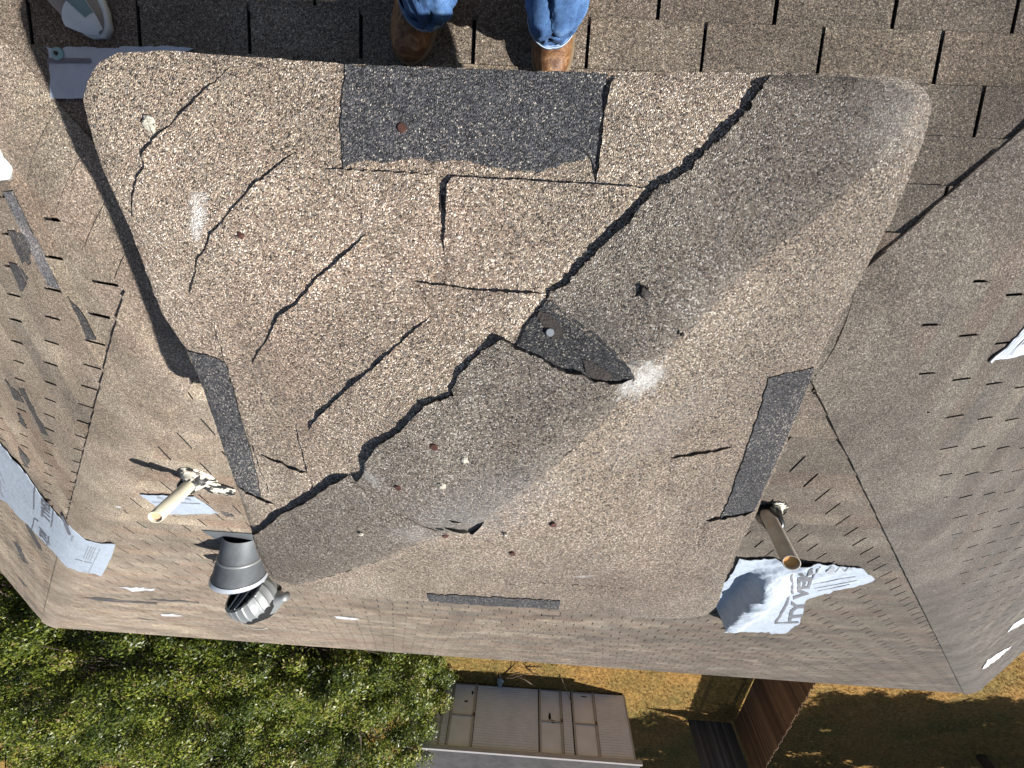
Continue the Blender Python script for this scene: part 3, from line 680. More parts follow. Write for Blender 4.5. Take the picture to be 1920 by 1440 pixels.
# cream smear beside the left boot
PS = scrap('mastic_smear', [(380, 893), (400, 899), (418, 905), (443, 915), (444, 924), (425, 924), (398, 920), (384, 912)], 'cream and black mastic smear between the left pipe and the chimney', wr(.006, 12, .014, 4), RUB, 1.2, .03, 6); PS['category'] = 'mastic'
# ================================================================ TURBINE
GAL = plain('galvanised', (.17, .185, .195), .6, .2, .2, 7, (.12, .13, .14), bump=.15, bscale=30); GALB = plain('galvanised_bright', (.31, .33, .325), .5, .45, .2, 9, (.34, .35, .35)); DK = plain('dark_inside', (.012, .012, .013), .8)
STRP = plain('strut_pale', (.75, .73, .66), .5, .2, .1)
bx, bu = hit(452, 1012, roof); bz = roof(bx, bu)
tur = thing('turbine_vent', 'tipped over galvanised turbine vent with its ribbed globe hanging off the grey neck', 'roof vent', W(bx, bu, bz))
def frame(d):
    d = d.normalized(); a = d.orthogonal().normalized(); return a, d.cross(a)
def ptd(px_, py_, dp):
    d_ = ray(px_, py_)*dp; return W(d_[0], d_[1], d_[2]+CH)
rim_c = ptd(449, 1080, 2.86)
b0 = W(bx, bu, bz-.02); d = (rim_c-b0); a, b2 = frame(d)
rg = lambda c, r, a, b2, n=36: [c+(a*math.cos(2*math.pi*k/n)+b2*math.sin(2*math.pi*k/n))*r for k in range(n)]
dep = (rim_c-Vector((0, 0, CH))).dot(fw); RR = 45/F*dep
bm = bmesh.new(); loft(bm, [rg(b0-d*.1, RR*.68, a, b2), rg(b0+d*.42, RR*.79, a, b2), rg(b0+d*.45, RR*.83, a, b2), rg(b0+d*.98, RR*.97, a, b2), rg(rim_c, RR, a, b2), rg(rim_c, RR*.95, a, b2), rg(b0+d*.5, RR*.8, a, b2)], caps=False)
bobj('neck', bm, GAL, tur, True)
bm = bmesh.new(); loft(bm, [rg(b0+d*.43, RR*.81, a, b2), rg(b0+d*.455, RR*.86, a, b2), rg(b0+d*.48, RR*.845, a, b2)], caps=False); bobj('seam_band', bm, GALB, tur, True)
bm = bmesh.new(); loft(bm, [rg(rim_c-d*.07, RR*.985, a, b2), rg(rim_c+d*.02, RR*1.03, a, b2), rg(rim_c+d*.03, RR*.95, a, b2), rg(rim_c, RR*.93, a, b2)], caps=False); bobj('rim_band', bm, plain('bright_band', (.62, .66, .72), .4, .3, .05), tur, True)
bm = bmesh.new(); bm.faces.new([bm.verts.new(p) for p in rg(rim_c-d*.1, RR*.94, a, b2)]); bobj('neck_inside', bm, DK, tur)
bm = bmesh.new(); c = W(bx, bu, bz)
ringo = [Vector((c.x+.25*math.cos(t_)*1.0, c.y+.22*math.sin(t_), 0)) for t_ in [math.pi/4+i*math.pi/2 for i in range(4)]]
for v in ringo: v.z = roof(v.x, -v.y)+.012
bm.faces.new([bm.verts.new(v) for v in ringo]); bobj('flashing', bm, GAL, tur)
# globe: opening towards the camera upper left, tip at lower right
O_ = ptd(459, 1108, 2.94); K_ = ptd(514, 1142, 3.10); ax = K_-O_
a, b2 = frame(ax); sph = lambda t_: math.sin(math.pi*(.34+.60*t_))**.8
GRd = .172
for k in range(20):
    bm = bmesh.new(); an0 = 2*math.pi*k/20; rows = []
    for j in range(13):
        t_ = j/12; r = GRd*sph(t_)*(.98 if t_ < .9 else .9); tw = an0+.55*t_; row = []
        for q_, rr in ((0, r*.975), (.05, r*1.03), (.10, r*1.005), (.33, r*1.0)):
            an = tw+q_; row.append(O_+ax*t_+(a*math.cos(an)+b2*math.sin(an))*rr)
        rows.append(row)
    vr = [[bm.verts.new(p) for p in r_] for r_ in rows]
    for r_, s_ in zip(vr, vr[1:]):
        for i in range(3): bm.faces.new((r_[i], r_[i+1], s_[i+1], s_[i]))
    bobj('vane', bm, GALB, tur, True, recalc=False)
bm = bmesh.new(); loft(bm, [rg(O_+ax*.04, GRd*.84, a, b2), rg(O_+ax*.3, GRd*.93, a, b2), rg(O_+ax*.6, GRd*.92, a, b2), rg(O_+ax*.9, GRd*.5, a, b2)], caps=False); bobj('globe_inside', bm, DK, tur, True)
bm = bmesh.new()
for r_, r2_ in ((GRd*.66, .0)[:1]*2,): pass
rings = [O_+(a*math.cos(2*math.pi*k/40)+b2*math.sin(2*math.pi*k/40))*GRd*.82 for k in range(41)]
tube(bm, rings, .006, 8, False); bobj('opening_ring', bm, GALB, tur, True)
for k, off in enumerate((-.35, .15, .5)):
    bm = bmesh.new(); p = O_+a*GRd*.80*math.cos(1.2+off)+b2*GRd*.80*math.sin(1.2+off); q = O_+a*GRd*.80*math.cos(4.2-off*.6)+b2*GRd*.80*math.sin(4.2-off*.6)
    tube(bm, [p-ax*.02, q-ax*.02], .007, 6); bobj('strut', bm, STRP if k != 1 else GAL, tur, True)
for k in range(9):
    bm = bmesh.new(); an = 2*math.pi*k/9; bmesh.ops.create_icosphere(bm, subdivisions=2, radius=.009); bm.transform(Matrix.Translation(O_+ax*.02+(a*math.cos(an)+b2*math.sin(an))*GRd*.86)); bobj('rivet', bm, STRP, tur, True)
bm = bmesh.new(); KN = ptd(505, 1126, 3.02); kd = ptd(538, 1118, 3.0)-KN; ka, kb = frame(kd); loft(bm, [rg(KN-kd*.1, .10, ka, kb, 24), rg(KN+kd*.2, .095, ka, kb, 24), rg(KN+kd*.8, .03, ka, kb, 24), rg(KN+kd, .034, ka, kb, 24)]); bobj('end_cap', bm, GALB, tur, True)
bm = bmesh.new(); h0 = O_-a*0; arc = [O_+ax*(.5)+(-rx*math.cos(t_)*1.02+dn*math.sin(t_)*1.02)*.215 for t_ in [i*math.pi*.62/14-.12 for i in range(15)]]
tube(bm, arc, .0035, 6); bobj('wire_brace', bm, STRP, tur, True)
# ================================================================ PEOPLE
def remesh(bm, vox, m, name, parent, sm=4):
    me = bpy.data.meshes.new('tmp'); bm.to_mesh(me); bm.free(); o = bpy.data.objects.new('tmp', me); C.objects.link(o)
    r = o.modifiers.new('r', 'REMESH'); r.mode = 'VOXEL'; r.voxel_size = vox; s = o.modifiers.new('s', 'SMOOTH'); s.iterations = sm; s.factor = .6
    dg = bpy.context.evaluated_depsgraph_get(); dg.update(); me2 = bpy.data.meshes.new_from_object(o.evaluated_get(dg)); bpy.data.objects.remove(o)
    me2.materials.clear(); return link(name, me2, m, parent, True)
LEA, nt, b = mat('brown_leather'); L = nt.links
tcn = nd(nt, 'ShaderNodeTexCoord'); n1 = nd(nt, 'ShaderNodeTexNoise', inp={'Scale': 26, 'Detail': 9, 'Roughness': .75, 'Distortion': 1.8}); L.new(tcn.outputs['Object'], n1.inputs['Vector'])
L.new(ramp(nt, n1.outputs[0], [(.34, (.065, .028, .013)), (.48, (.20, .09, .038)), (.58, (.36, .19, .085)), (.68, (.58, .38, .21))]), b.inputs['Base Color']); b.inputs['Roughness'].default_value = .38
bp = nd(nt, 'ShaderNodeBump', inp={'Strength': .6, 'Distance': .006}); L.new(n1.outputs[0], bp.inputs['Height']); L.new(bp.outputs[0], b.inputs['Normal'])
DEN, nt, b = mat('denim'); L = nt.links
geo = nd(nt, 'ShaderNodeNewGeometry'); n1 = nd(nt, 'ShaderNodeTexNoise', inp={'Scale': 22, 'Detail': 5, 'Roughness': .65}); L.new(geo.outputs[0], n1.inputs['Vector'])
n2 = nd(nt, 'ShaderNodeTexNoise', inp={'Scale': 420, 'Detail': 2}); L.new(geo.outputs[0], n2.inputs['Vector'])
cc = ramp(nt, n1.outputs[0], [(.3, (.035, .085, .22)), (.55, (.085, .19, .41)), (.75, (.24, .40, .66))])
L.new(mixc(nt, 1., cc, ramp(nt, n2.outputs[0], [(.3, g(.65)), (.7, g(1.3))]), 'MULTIPLY'), b.inputs['Base Color']); b.inputs['Roughness'].default_value = .85
STI = plain('stitch_thread', (.62, .45, .28), .7)
HEM = plain('worn_hem', (.42, .55, .74), .9, 0, .35, 60, (.12, .23, .45)); THR = plain('thread', (.62, .74, .86), .8)
SOLE = plain('sole', (.24, .17, .10), .8); SKIN = plain('skin', (.5, .3, .2), .55); SHIRT = plain('shirt', (.25, .3, .36), .9); HAIR = plain('hair', (.04, .025, .015), .7)
def foot(toe, heel, wd, parent, m, sole_m, shaft=True, name='boot', hmul=1.):
    """toe, heel as roof points (x,u)"""
    t0 = Vector((toe[0], -toe[1], 0)); h0 = Vector((heel[0], -heel[1], 0)); ln = (h0-t0).length; ex = (h0-t0)/ln; ey = Vector((-ex.y, ex.x, 0))
    zt = roof(*toe)+.008; zh = roof(*heel)+.008; bm = bmesh.new(); rings = []
    prof = [(0, .10, .018), (.02, .45, .030), (.07, .72, .046), (.16, .93, .058), (.28, 1., .066), (.42, .96, .080), (.55, .86, .098), (.68, .78, .12), (.82, .76, .12), (.94, .66, .11), (1., .3, .07)]
    for f_, wf, hf in prof:
        c = t0+ex*ln*f_; z0 = zt+(zh-zt)*f_+.022; r = []
        for k in range(20):
            an = 2*math.pi*k/20; cx_, sz = math.cos(an), math.sin(an)
            cx_ = math.copysign(abs(cx_)**.8, cx_); zz = hf*hmul*(max(0, sz)**.85) if sz > 0 else .012*sz
            r.append(c+ey*cx_*wd/2*wf+Vector((0, 0, z0+zz-0)))
        rings.append(r)
    loft(bm, rings)
    if shaft:
        c = t0+ex*ln*.78; z0 = zt+(zh-zt)*.78
        tube(bm, [c+Vector((0, 0, z0+.05)), c-ex*.005+Vector((0, 0, z0+.14)), c+Vector((0, 0, z0+.30))], [.040, .045, .056], 18)
    upper = remesh(bm, .0055, m, name, parent)
    bm = bmesh.new(); rings = []
    for q, gr in ((0, 1.10), (.014, 1.15), (.021, 1.08)):
        r = []
        for k in range(len(prof)*2):
            i = k if k < len(prof) else 2*len(prof)-1-k; sgn = 1 if k < len(prof) else -1; f_, wf, _ = prof[i]
            fx = f_-(.02 if i == 0 else 0)+(.015 if i == len(prof)-1 else 0)
            r.append(t0+ex*ln*fx+ey*sgn*wd/2*max(wf, .25)*gr+Vector((0, 0, zt+(zh-zt)*f_+q)))
        rings.append(r)
    loft(bm, rings); bobj('sole', bm, sole_m, upper, True)
    if shaft:
        for q0, q1, wv in ((.30, .50, .0), (.24, .40, .35), (.24, .40, -.35)):
            pts = []
            for i in range(9):
                f_ = q0+(q1-q0)*i/8; hf = np.interp(f_, [p_[0] for p_ in prof], [p_[2] for p_ in prof]); cw = wv*(1-.8*(i/8)) if wv else 0
                hz = hf*math.sqrt(max(0, 1-(cw*1.3)**2)); pts.append(t0+ex*ln*f_+ey*wd/2*cw+Vector((0, 0, zt+(zh-zt)*f_+.022+hz+.0015)))
            bm = bmesh.new(); tube(bm, pts, .0022, 6); bobj('stitching', bm, STI, upper, True)
    return upper
def leg(parent, pts, m=DEN, folds=1., seed=0, name='trouser_leg'):
    """pts: (centre, rx) up the leg; wrinkled tube, open at the hem"""
    bm = bmesh.new(); rings = []; N = 64; K = 90
    P = [Vector(p) for p, r in pts]; Rr = [r for p, r in pts]
    def lerp(t_):
        f_ = t_*(len(P)-1); i = min(int(f_), len(P)-2); k = f_-i; return P[i].lerp(P[i+1], k), Rr[i]*(1-k)+Rr[i+1]*k
    for j in range(K):
        t_ = (j/(K-1))**1.6; c, r = lerp(t_); rr = []
        for k in range(N):
            an = 2*math.pi*k/N; ca, sa = math.cos(an), math.sin(an); zz = c.z
            w_ = .016*folds*fbm(ca*1.5+seed, sa*1.5, zz*13+ca*2.2, 3)-.022*folds*max(0, 1-abs(fbm(ca*1.1+seed*3, sa*1.1, zz*9-sa*1.5, 2))*7)*(1-t_*.5)
            w_ *= .55*min(1, .12+max(0, j-3)/14)
            rr.append(c+Vector((ca, sa, 0))*(r+w_))
        rings.append(rr)
    rin = [p+(pts[0][0]-p)*.06 for p in rings[0]]; rin2 = [p+Vector((0, 0, .05)) for p in rin]
    loft(bm, [rin2, rin]+rings, caps=False); o = bobj(name, bm, m, parent, True)
    # turned hem with a line of thread
    bm = bmesh.new(); c0, r0 = lerp(0); hh = []
    for dz, dr in ((-.002, .0012), (.0, .0035), (.012, .0042), (.019, .0034), (.020, -.001)):
        hh.append([Vector((p.x+(p.x-c0.x)/r0*dr, p.y+(p.y-c0.y)/r0*dr, p.z+dz)) for p in rings[0]])
    loft(bm, hh, caps=False); bobj('hem', bm, HEM, o, True)
    bm = bmesh.new(); ring = [Vector((p.x+(p.x-c0.x)/r0*.0042, p.y+(p.y-c0.y)/r0*.0042, p.z+.0195)) for p in rings[0]]
    tube(bm, ring+[ring[0]], .0012, 5, False); bobj('thread_line', bm, THR, o, True)
    return o
def person(label, feet, hips, hipz, sm, legm, boots, heads):
    x, u = hips; t = thing('person', label, 'person', W((feet[0][0][0]+feet[1][0][0])/2, (feet[0][0][1]+feet[1][0][1])/2, roof(*feet[0][0])))
    return t
fl_toe = hit(768, 121, roof); fl_heel = (fl_toe[0]+.055, fl_toe[1]-.285)
fr_toe = hit(1030, 160, roof); fr_heel = (fr_toe[0]+.01, fr_toe[1]-.29)
p1 = thing('person', 'standing person in blue jeans and brown leather boots at the near side of the chimney', 'person', W((fl_toe[0]+fr_toe[0])/2, fl_toe[1]-.1, roof(0, fl_toe[1]-.1)))
foot(fl_toe, fl_heel, .105, p1, LEA, SOLE); foot(fr_toe, fr_heel, .100, p1, LEA, SOLE)
zr = 2.56
def at(px_, py_, z): return ptz(px_, py_, z)
hipL = W(-.20, -.62, zr+.92); hipR = W(.02, -.62, zr+.92)
leg(p1, [(at(798, 1, zr+.16), .056), (at(808, -30, zr+.26), .066), (W(-.24, -.50, zr+.50), .078), (hipL, .095)], seed=1)
leg(p1, [(at(1036, 36, zr+.17), .055), (at(1042, -4, zr+.27), .068), (W(.06, -.49, zr+.50), .078), (hipR, .095)], seed=4)
def skin_body(name, parent, verts, edges, radii, m):
    me = bpy.data.meshes.new('b'); me.from_pydata(verts, edges, []); o = bpy.data.objects.new('b', me); C.objects.link(o)
    md = o.modifiers.new('s', 'SKIN'); sv = me.skin_vertices[0].data
    for i, r in enumerate(radii): sv[i].radius = (r, r)
    sv[0].use_root = True; o.modifiers.new('d', 'SUBSURF').levels = 2
    dg = bpy.context.evaluated_depsgraph_get(); dg.update(); me2 = bpy.data.meshes.new_from_object(o.evaluated_get(dg)); bpy.data.objects.remove(o); me2.materials.clear()
    return link(name, me2, m, parent, True)
def upper_body(parent, x, u, z, lean=0., arm=None, shirt=SHIRT):
    p = lambda dx, du, dz: tuple(W(x+dx, u+du+lean*max(0, dz), z+dz))
    V_ = [p(0, 0, 0), p(0, 0, .18), p(0, 0, .36), p(0, 0, .47), p(0, .01, .55), p(0, .02, .63), p(0, .03, .72)]
    R_ = [.13, .125, .15, .11, .055, .085, .075]
    E_ = [(0, 1), (1, 2), (2, 3), (3, 4), (4, 5), (5, 6)]
    def chain(root, pts, rs):
        prev = root
        for q, r in zip(pts, rs): V_.append(q); R_.append(r); E_.append((prev, len(V_)-1)); prev = len(V_)-1
        return prev
    for s in (-1, 1):
        chain(0, [p(.10*s, 0, -.08), p(.11*s, .06, -.45), p(.11*s, .02, -.78)], [.095, .06, .045])
        w_ = chain(3, [p(.19*s, 0, .42), p(.25*s, .05, .16), p(.17*s, .10, -.06), p(.15*s, .12, -.14)], [.06, .042, .032, .028])
        for k in range(5):
            base = V_[w_]; dx = (k-2)*.016; ln = (.05, .075, .08, .075, .06)[k]
            chain(w_, [(base[0]+dx, base[1]-.005, base[2]-.04), (base[0]+dx*1.3, base[1]-.012, base[2]-.04-ln)], [.009, .008])
    b_ = skin_body('body', parent, V_, E_, R_, SKIN)
    # shirt
    bm = bmesh.new(); rings = []
    for dz, rx_, ry_ in ((-.06, .17, .125), (.1, .165, .12), (.3, .20, .135), (.42, .21, .12), (.5, .10, .09)):
        rings.append([Vector(p(rx_*math.cos(2*math.pi*k/24), ry_*math.sin(2*math.pi*k/24), dz)) for k in range(24)])
    loft(bm, rings); bobj('shirt', bm, shirt, parent, True)
    for s in (-1, 1):
        bm = bmesh.new(); tube(bm, [p(.16*s, 0, .43), p(.22*s, .02, .3), p(.26*s, .05, .16)], [.08, .07, .062], 14); bobj('sleeve', bm, shirt, parent, True)
    hd = Vector(p(0, .02, .68)); bm = bmesh.new(); bmesh.ops.create_icosphere(bm, subdivisions=3, radius=.11)
    for v in bm.verts: v.co = Vector((v.co.x*.8, v.co.y*.95, v.co.z*1.0))+hd+Vector((0, .012, .035))
    bobj('hair', bm, HAIR, parent, True)
    for s in (-1, 1):
        bm = bmesh.new(); bmesh.ops.create_icosphere(bm, subdivisions=2, radius=.013); bm.transform(Matrix.Translation(hd+Vector((s*.033, -.088, -.005)))); bobj('eye', bm, DK, parent, True)
upper_body(p1, -.09, -.62, zr+.92, -.06)
# second person: pale trainers, one in the shade and one in the sun
MESHF = plain('grey_mesh', (.36, .33, .30), .9, 0, .1, 200); WHT = plain('white_rubber', (.80, .82, .80), .5, 0, .05); TEAL = plain('teal_patch', (.24, .34, .34), .8)
ta = hit(212, 64, roof); tb = hit(20, 334, roof)
ha = (ta[0]-.20, ta[1]-.20); hb = (tb[0]-.045, tb[1]-.27)
p2 = thing('person', 'second person mostly out of frame in pale grey and white trainers at the upper left', 'person', W((ta[0]+tb[0])/2-.1, (ta[1]+tb[1])/2-.1, roof(tb[0], tb[1]-.1)))
for toe, heel, mm in ((ta, ha, MESHF), (tb, hb, WHT)):
    sh = foot(toe, heel, .105, p2, mm, WHT, False, 'trainer', .85)
    if mm is MESHF:
        ex = Vector((heel[0]-toe[0], -(heel[1]-toe[1]), 0)).normalized(); ey = Vector((-ex.y, ex.x, 0))
        c = Vector((toe[0], -toe[1], roof(*toe)+.03))
        for nm, m_, a0, a1, s0, s1, hh in (('toe_cap', WHT, -.01, .048, -.9, .9, .030), ('side_panel', WHT, .04, .20, -.98, -.55, .040), ('toe_patch', TEAL, .012, .075, -.9, -.3, .034)):
            bm = bmesh.new(); rws = []
            for i in range(9):
                f_ = a0+(a1-a0)*i/8; half = .052*min(1, (max(0, f_+.012)/.06)**.5); row = []
                for j in range(11):
                    q = s0+(s1-s0)*j/10; hz = (.014+.05*min(1, max(0, f_+.01)/.10)**.7)*math.sqrt(max(0, 1-(q*.93)**2))
                    row.append(bm.verts.new(c+ex*f_+ey*q*half*1.05+Vector((0, 0, hz+.006+(.002 if nm == 'toe_patch' else 0)-.0*f_))))
                rws.append(row)
            for r_, s_ in zip(rws, rws[1:]):
                for j in range(10): bm.faces.new((r_[j], r_[j+1], s_[j+1], s_[j]))
            bobj(nm, bm, m_, sh, True)
hx, hu = (ha[0]+hb[0])/2-.02, (ha[1]+hb[1])/2-.12
z2 = roof(hx, hu)
DK2 = plain('work_trousers', (.10, .10, .11), .9)
for hp, s in ((ha, 1), (hb, -1)):
    leg(p2, [(W(hp[0]+.0, hp[1]+.01, roof(*hp)+.10), .062), (W(hp[0]-.01, hp[1]-.01, roof(*hp)+.45), .075), (W(hx+.09*s, hu, z2+.90), .095)], DK2, seed=7+s)
upper_body(p2, hx, hu, z2+.92, 0, None, plain('work_shirt', (.5, .5, .45), .9))
# ================================================================ SHED
MET = plain('painted_steel', (.86, .84, .88), .6, 0, .06, 2, (.76, .74, .77)); MET2 = plain('painted_steel_trim', (.47, .44, .43), .5, .1, .06, 4); RST = plain('rust_streak', (.22, .10, .05), .9, 0, .2, 30)
SR = plain('shed_roof', (.13, .12, .115), .6, .3, .2, 2)
sx0 = hitz(790, 1281, GZ)[0]; sx1, su = hitz(1170, 1303, GZ); SHH = 1.66; SD = 2.5
shed = thing('garden_shed', 'long pale metal garden shed with three narrow doors and a flat dark roof', 'shed', W((sx0+sx1)/2, su+SD/2, GZ))
def sx(px_): return hitz(px_, 1281+(px_-790)*.058, GZ)[0]
def ribbed(x0, x1, name='wall_panel', n=26, z0=.02, z1=SHH):
    bm = bmesh.new(); prev = None
    for i in range(n):
        za = z0+(z1-z0)*i/n; zb = z0+(z1-z0)*(i+1)/n
        h_ = zb-za
        for z, dd in ((za, 0), (za+.3*h_, .010), (za+.85*h_, .010)):
            r = [bm.verts.new(W(x0, su-dd, GZ+z)), bm.verts.new(W(x1, su-dd, GZ+z))]
            if prev: bm.faces.new((prev[0], prev[1], r[1], r[0]))
            prev = r
    bobj(name, bm, MET, shed, recalc=False)
for a_, b_ in ((840, 852), (897, 1008), (1052, 1068), (1113, 1168)): ribbed(sx(a_), sx(b_))
bm = bmesh.new(); box(bm, (sx0, su+.03, GZ), (sx1, su+SD, GZ+SHH)); bobj('shed_body', bm, plain('shed_dark', (.03, .028, .026), .9), shed)
for a_, b_ in ((808, 812), (838, 842)):
    bm = bmesh.new(); box(bm, (sx(a_), su-.02, GZ), (sx(b_), su+.02, GZ+SHH)); bobj('frame_post', bm, MET2, shed)
# jagged lower left panel with a hole
bm = bmesh.new(); hole = [(sx(812), .0), (sx(838), 0), (sx(838), .18), (sx(836), .42), (sx(834), .62), (sx(828), .78), (sx(838), .95), (sx(838), SHH), (sx(790), SHH), (sx(790), .75), (sx(806), .70), (sx(810), .4), (sx(808), .2), (sx(812), .05)]
bm.faces.new([bm.verts.new(W(x_, su-.01, GZ+z_)) for x_, z_ in hole[2:10]+[(sx(800), .74), (sx(816), .72), (sx(826), .70), (sx(833), .55), (sx(834), .3)]]); bobj('torn_panel', bm, MET, shed, recalc=False)
for a_, b_ in ((853, 896), (1010, 1051), (1070, 1112)):
    x0, x1 = sx(a_), sx(b_)
    bm = bmesh.new(); box(bm, (x0+.06, su-.005, GZ+.05), (x1-.06, su+.02, GZ+SHH-.03))
    dr = bobj('door', bm, MET, shed)
    for (p, q) in (((x0, GZ+.0), (x0+.055, GZ+SHH)), ((x1-.055, GZ+.0), (x1, GZ+SHH)), ((x0+.056, GZ+SHH-.03), (x1-.056, GZ+SHH)), ((x0+.056, GZ+.85), (x1-.056, GZ+.885)), ((x0+.056, GZ+.03), (x1-.056, GZ+.06))):
        bm = bmesh.new(); box(bm, (p[0], su-.035, p[1]), (q[0], su+.0, q[1])); bobj('door_frame', bm, MET2, dr)
    bm = bmesh.new(); box(bm, (x1-.05, su-.055, GZ+.80), (x1-.0, su-.036, GZ+.88)); bobj('latch', bm, RST, dr)
for x_, z_, w_, h_ in ((1034, .86, .10, .05), (1029, .74, .05, .10), (888, .25, .04, .06), (879, .5, .08, .03), (1093, .14, .12, .02), (884, .05, .05, .02)):
    bm = bmesh.new(); c = W(sx(x_), su-.007, GZ+z_); vs = []
    for k in range(10):
        an = k*.628; r = random.uniform(.6, 1.1); vs.append(bm.verts.new(c+Vector((math.cos(an)*w_*r, 0, math.sin(an)*h_*r))))
    bm.faces.new(vs); bobj('rust_hole', bm, DK, shed)
bm = bmesh.new(); box(bm, (sx0-.1, su-.10, GZ+SHH), (sx1+.16, su-.0, GZ+SHH+.10)); bobj('roof_trim', bm, MET2, shed)
bm = bmesh.new(); box(bm, (sx1-.03, su-.02, GZ), (sx1+.012, su+.02, GZ+SHH-.002)); bobj('corner_trim', bm, MET2, shed)
bm = bmesh.new(); box(bm, (sx0-.08, su+.001, GZ+SHH+.002), (sx1+.14, su+SD+.1, GZ+SHH+.06)); bobj('shed_roof', bm, SR, shed)
# pole leaning on the shed
bm = bmesh.new(); pA = ptz(1050, 1265, GZ+.0); pB = W(sx(1069), su-.06, GZ+.35); tube(bm, [pA, pA.lerp(pB, .5), pB], .012, 6)
o = bobj('leaning_stick', bm, plain('stick', (.4, .3, .2), .8), None, True); tag(o, 'thin stick leaning from the grass onto the shed front', 'stick')
# ================================================================ FENCE
def wood(name, c1, c2):
    m, nt, b = mat(name); L = nt.links; tc = nd(nt, 'ShaderNodeTexCoord'); oi = nd(nt, 'ShaderNodeObjectInfo')
    mp = nd(nt, 'ShaderNodeMapping'); mp.inputs['Scale'].default_value = (30, 30, 1.2); L.new(tc.outputs['Object'], mp.inputs[0])
    n = nd(nt, 'ShaderNodeTexNoise', inp={'Scale': 2, 'Detail': 5, 'Roughness': .65}); L.new(mp.outputs[0], n.inputs['Vector'])
    c = ramp(nt, n.outputs[0], [(.35, c2), (.65, c1)]); L.new(mixc(nt, 1., c, ramp(nt, oi.outputs['Random'], [(0, g(.5)), (1, g(1.5))]), 'MULTIPLY'), b.inputs['Base Color']); b.inputs['Roughness'].default_value = .85
    return m
FW_ = wood('cedar', (.30, .17, .09), (.14, .08, .045)); FW2 = wood('cedar_grey', (.16, .15, .14), (.09, .085, .08))
FWx = plain('cedar', (.20, .105, .05), .85, 0, .25, 5, (.11, .06, .03), bump=.4, bscale=40, stretch=(8, 8, .6))
fA = hitz(1414, 1275, GZ); fB = hitz(1380, 1350, GZ); fd = Vector((fB[0]-fA[0], fB[1]-fA[1])); fd.normalize()
fen = thing('wooden_fence', 'brown wooden picket fence running away from the house wall', 'fence', W((fA[0]+fB[0])/2, (fA[1]+fB[1])/2, GZ))
FH = 1.5
def picket(x, u, dx, du, nx, nu, h, wd=.088, name='picket', m=FW_, par=None):
    bm = bmesh.new(); q = [(-wd/2, 0), (wd/2, 0), (wd/2, h-.03), (wd/2-.022, h), (-wd/2+.022, h), (-wd/2, h-.03)]
    f0 = [bm.verts.new(W(x+dx*a_+nx*0, u+du*a_+nu*0, GZ+z_)) for a_, z_ in q]; f1 = [bm.verts.new(W(x+dx*a_+nx*.016, u+du*a_+nu*.016, GZ+z_)) for a_, z_ in q]
    bm.faces.new(f0); bm.faces.new(f1[::-1])
    for i in range(6): bm.faces.new((f0[i], f0[(i+1) % 6], f1[(i+1) % 6], f1[i]))
    bobj(name, bm, m, par)
L0 = -3.9; L1 = (Vector(fB)-Vector(fA)).length; s = L0
while s < L1:
    picket(fA[0]+fd.x*s, fA[1]+fd.y*s, fd.x, fd.y, 1, 0, FH+random.uniform(-.02, .02), wd=.082, par=fen); s += .092
for z_ in (.25, 1.2):
    bm = bmesh.new(); a_ = (fA[0]+fd.x*L0, fA[1]+fd.y*L0); b_ = (fA[0]+fd.x*L1, fA[1]+fd.y*L1)
    tube(bm, [W(a_[0]+.05, a_[1], GZ+z_), W(b_[0]+.05, b_[1], GZ+z_)], .03, 4); bobj('rail', bm, FW_, fen)
bm = bmesh.new(); box(bm, (fB[0]-.07, fB[1]+.02, GZ), (fB[0]+.02, fB[1]+.11, GZ+FH-.02)); bobj('corner_post', bm, plain('new_post', (.36, .22, .11), .8, 0, .15, 8), fen)
fen2 = thing('wooden_fence', 'weathered grey cross fence meeting the brown fence at its corner post', 'fence', W(fB[0]-1, fB[1]+.2, GZ))
for i in range(16): picket(fB[0]-.14-i*.092, fB[1]+.2, 1, 0, 0, 1, FH-.12+random.uniform(-.02, .02), m=FW2, par=fen2)
# ================================================================ YARD LITTER
BK = plain('dead_wood', (.26, .2, .15), .9, 0, .2, 20); BG = plain('thin_plastic', (.45, .55, .60), .4, 0, .2, 9)
bm = bmesh.new(); c = ptz(975, 1262, GZ)
for q in ([(935, 1269), (962, 1262), (985, 1248), (1000, 1240)], [(962, 1262), (985, 1266), (1003, 1272)], [(985, 1248), (1000, 1254), (1012, 1251)], [(950, 1266), (968, 1254), (975, 1245)], [(985, 1248), (1005, 1241), (1018, 1236)]):
    tube(bm, [ptz(a_, b_, GZ)+Vector((0, 0, .03+.10*i)) for i, (a_, b_) in enumerate(q)], [.022, .016, .011, .006][:len(q)], 6)
o = bobj('fallen_branch', bm, BK, None, True); tag(o, 'dead forked branch lying on the dry grass in front of the shed', 'branch')
bm = bmesh.new(); bmesh.ops.create_icosphere(bm, subdivisions=4, radius=1); c = ptz(938, 1276, GZ)
for v in bm.verts:
    k = 1+.5*fbm(v.co.x*2, v.co.y*2, v.co.z*2, 3)+.15*abs(fbm(v.co.x*6, v.co.y*6, v.co.z*6)); v.co = Vector((v.co.x*.09*k, v.co.y*.24*k, max(-.02, v.co.z*.1*k)))+c+Vector((0, 0, .02))
o = bobj('plastic_bag', bm, BG, None, True); tag(o, 'crumpled bluish plastic bag on the ground against the shed', 'bag')
bm = bmesh.new()
for k in range(14):
    c = ptz(random.uniform(820, 1120), 0, GZ) if False else ptz(random.uniform(825, 1130), random.uniform(1268, 1292), GZ)
    a_ = random.uniform(0, 3.1); l_ = random.uniform(.05, .3); tube(bm, [c, c+Vector((math.cos(a_)*l_, math.sin(a_)*l_, .03))], .008, 5)
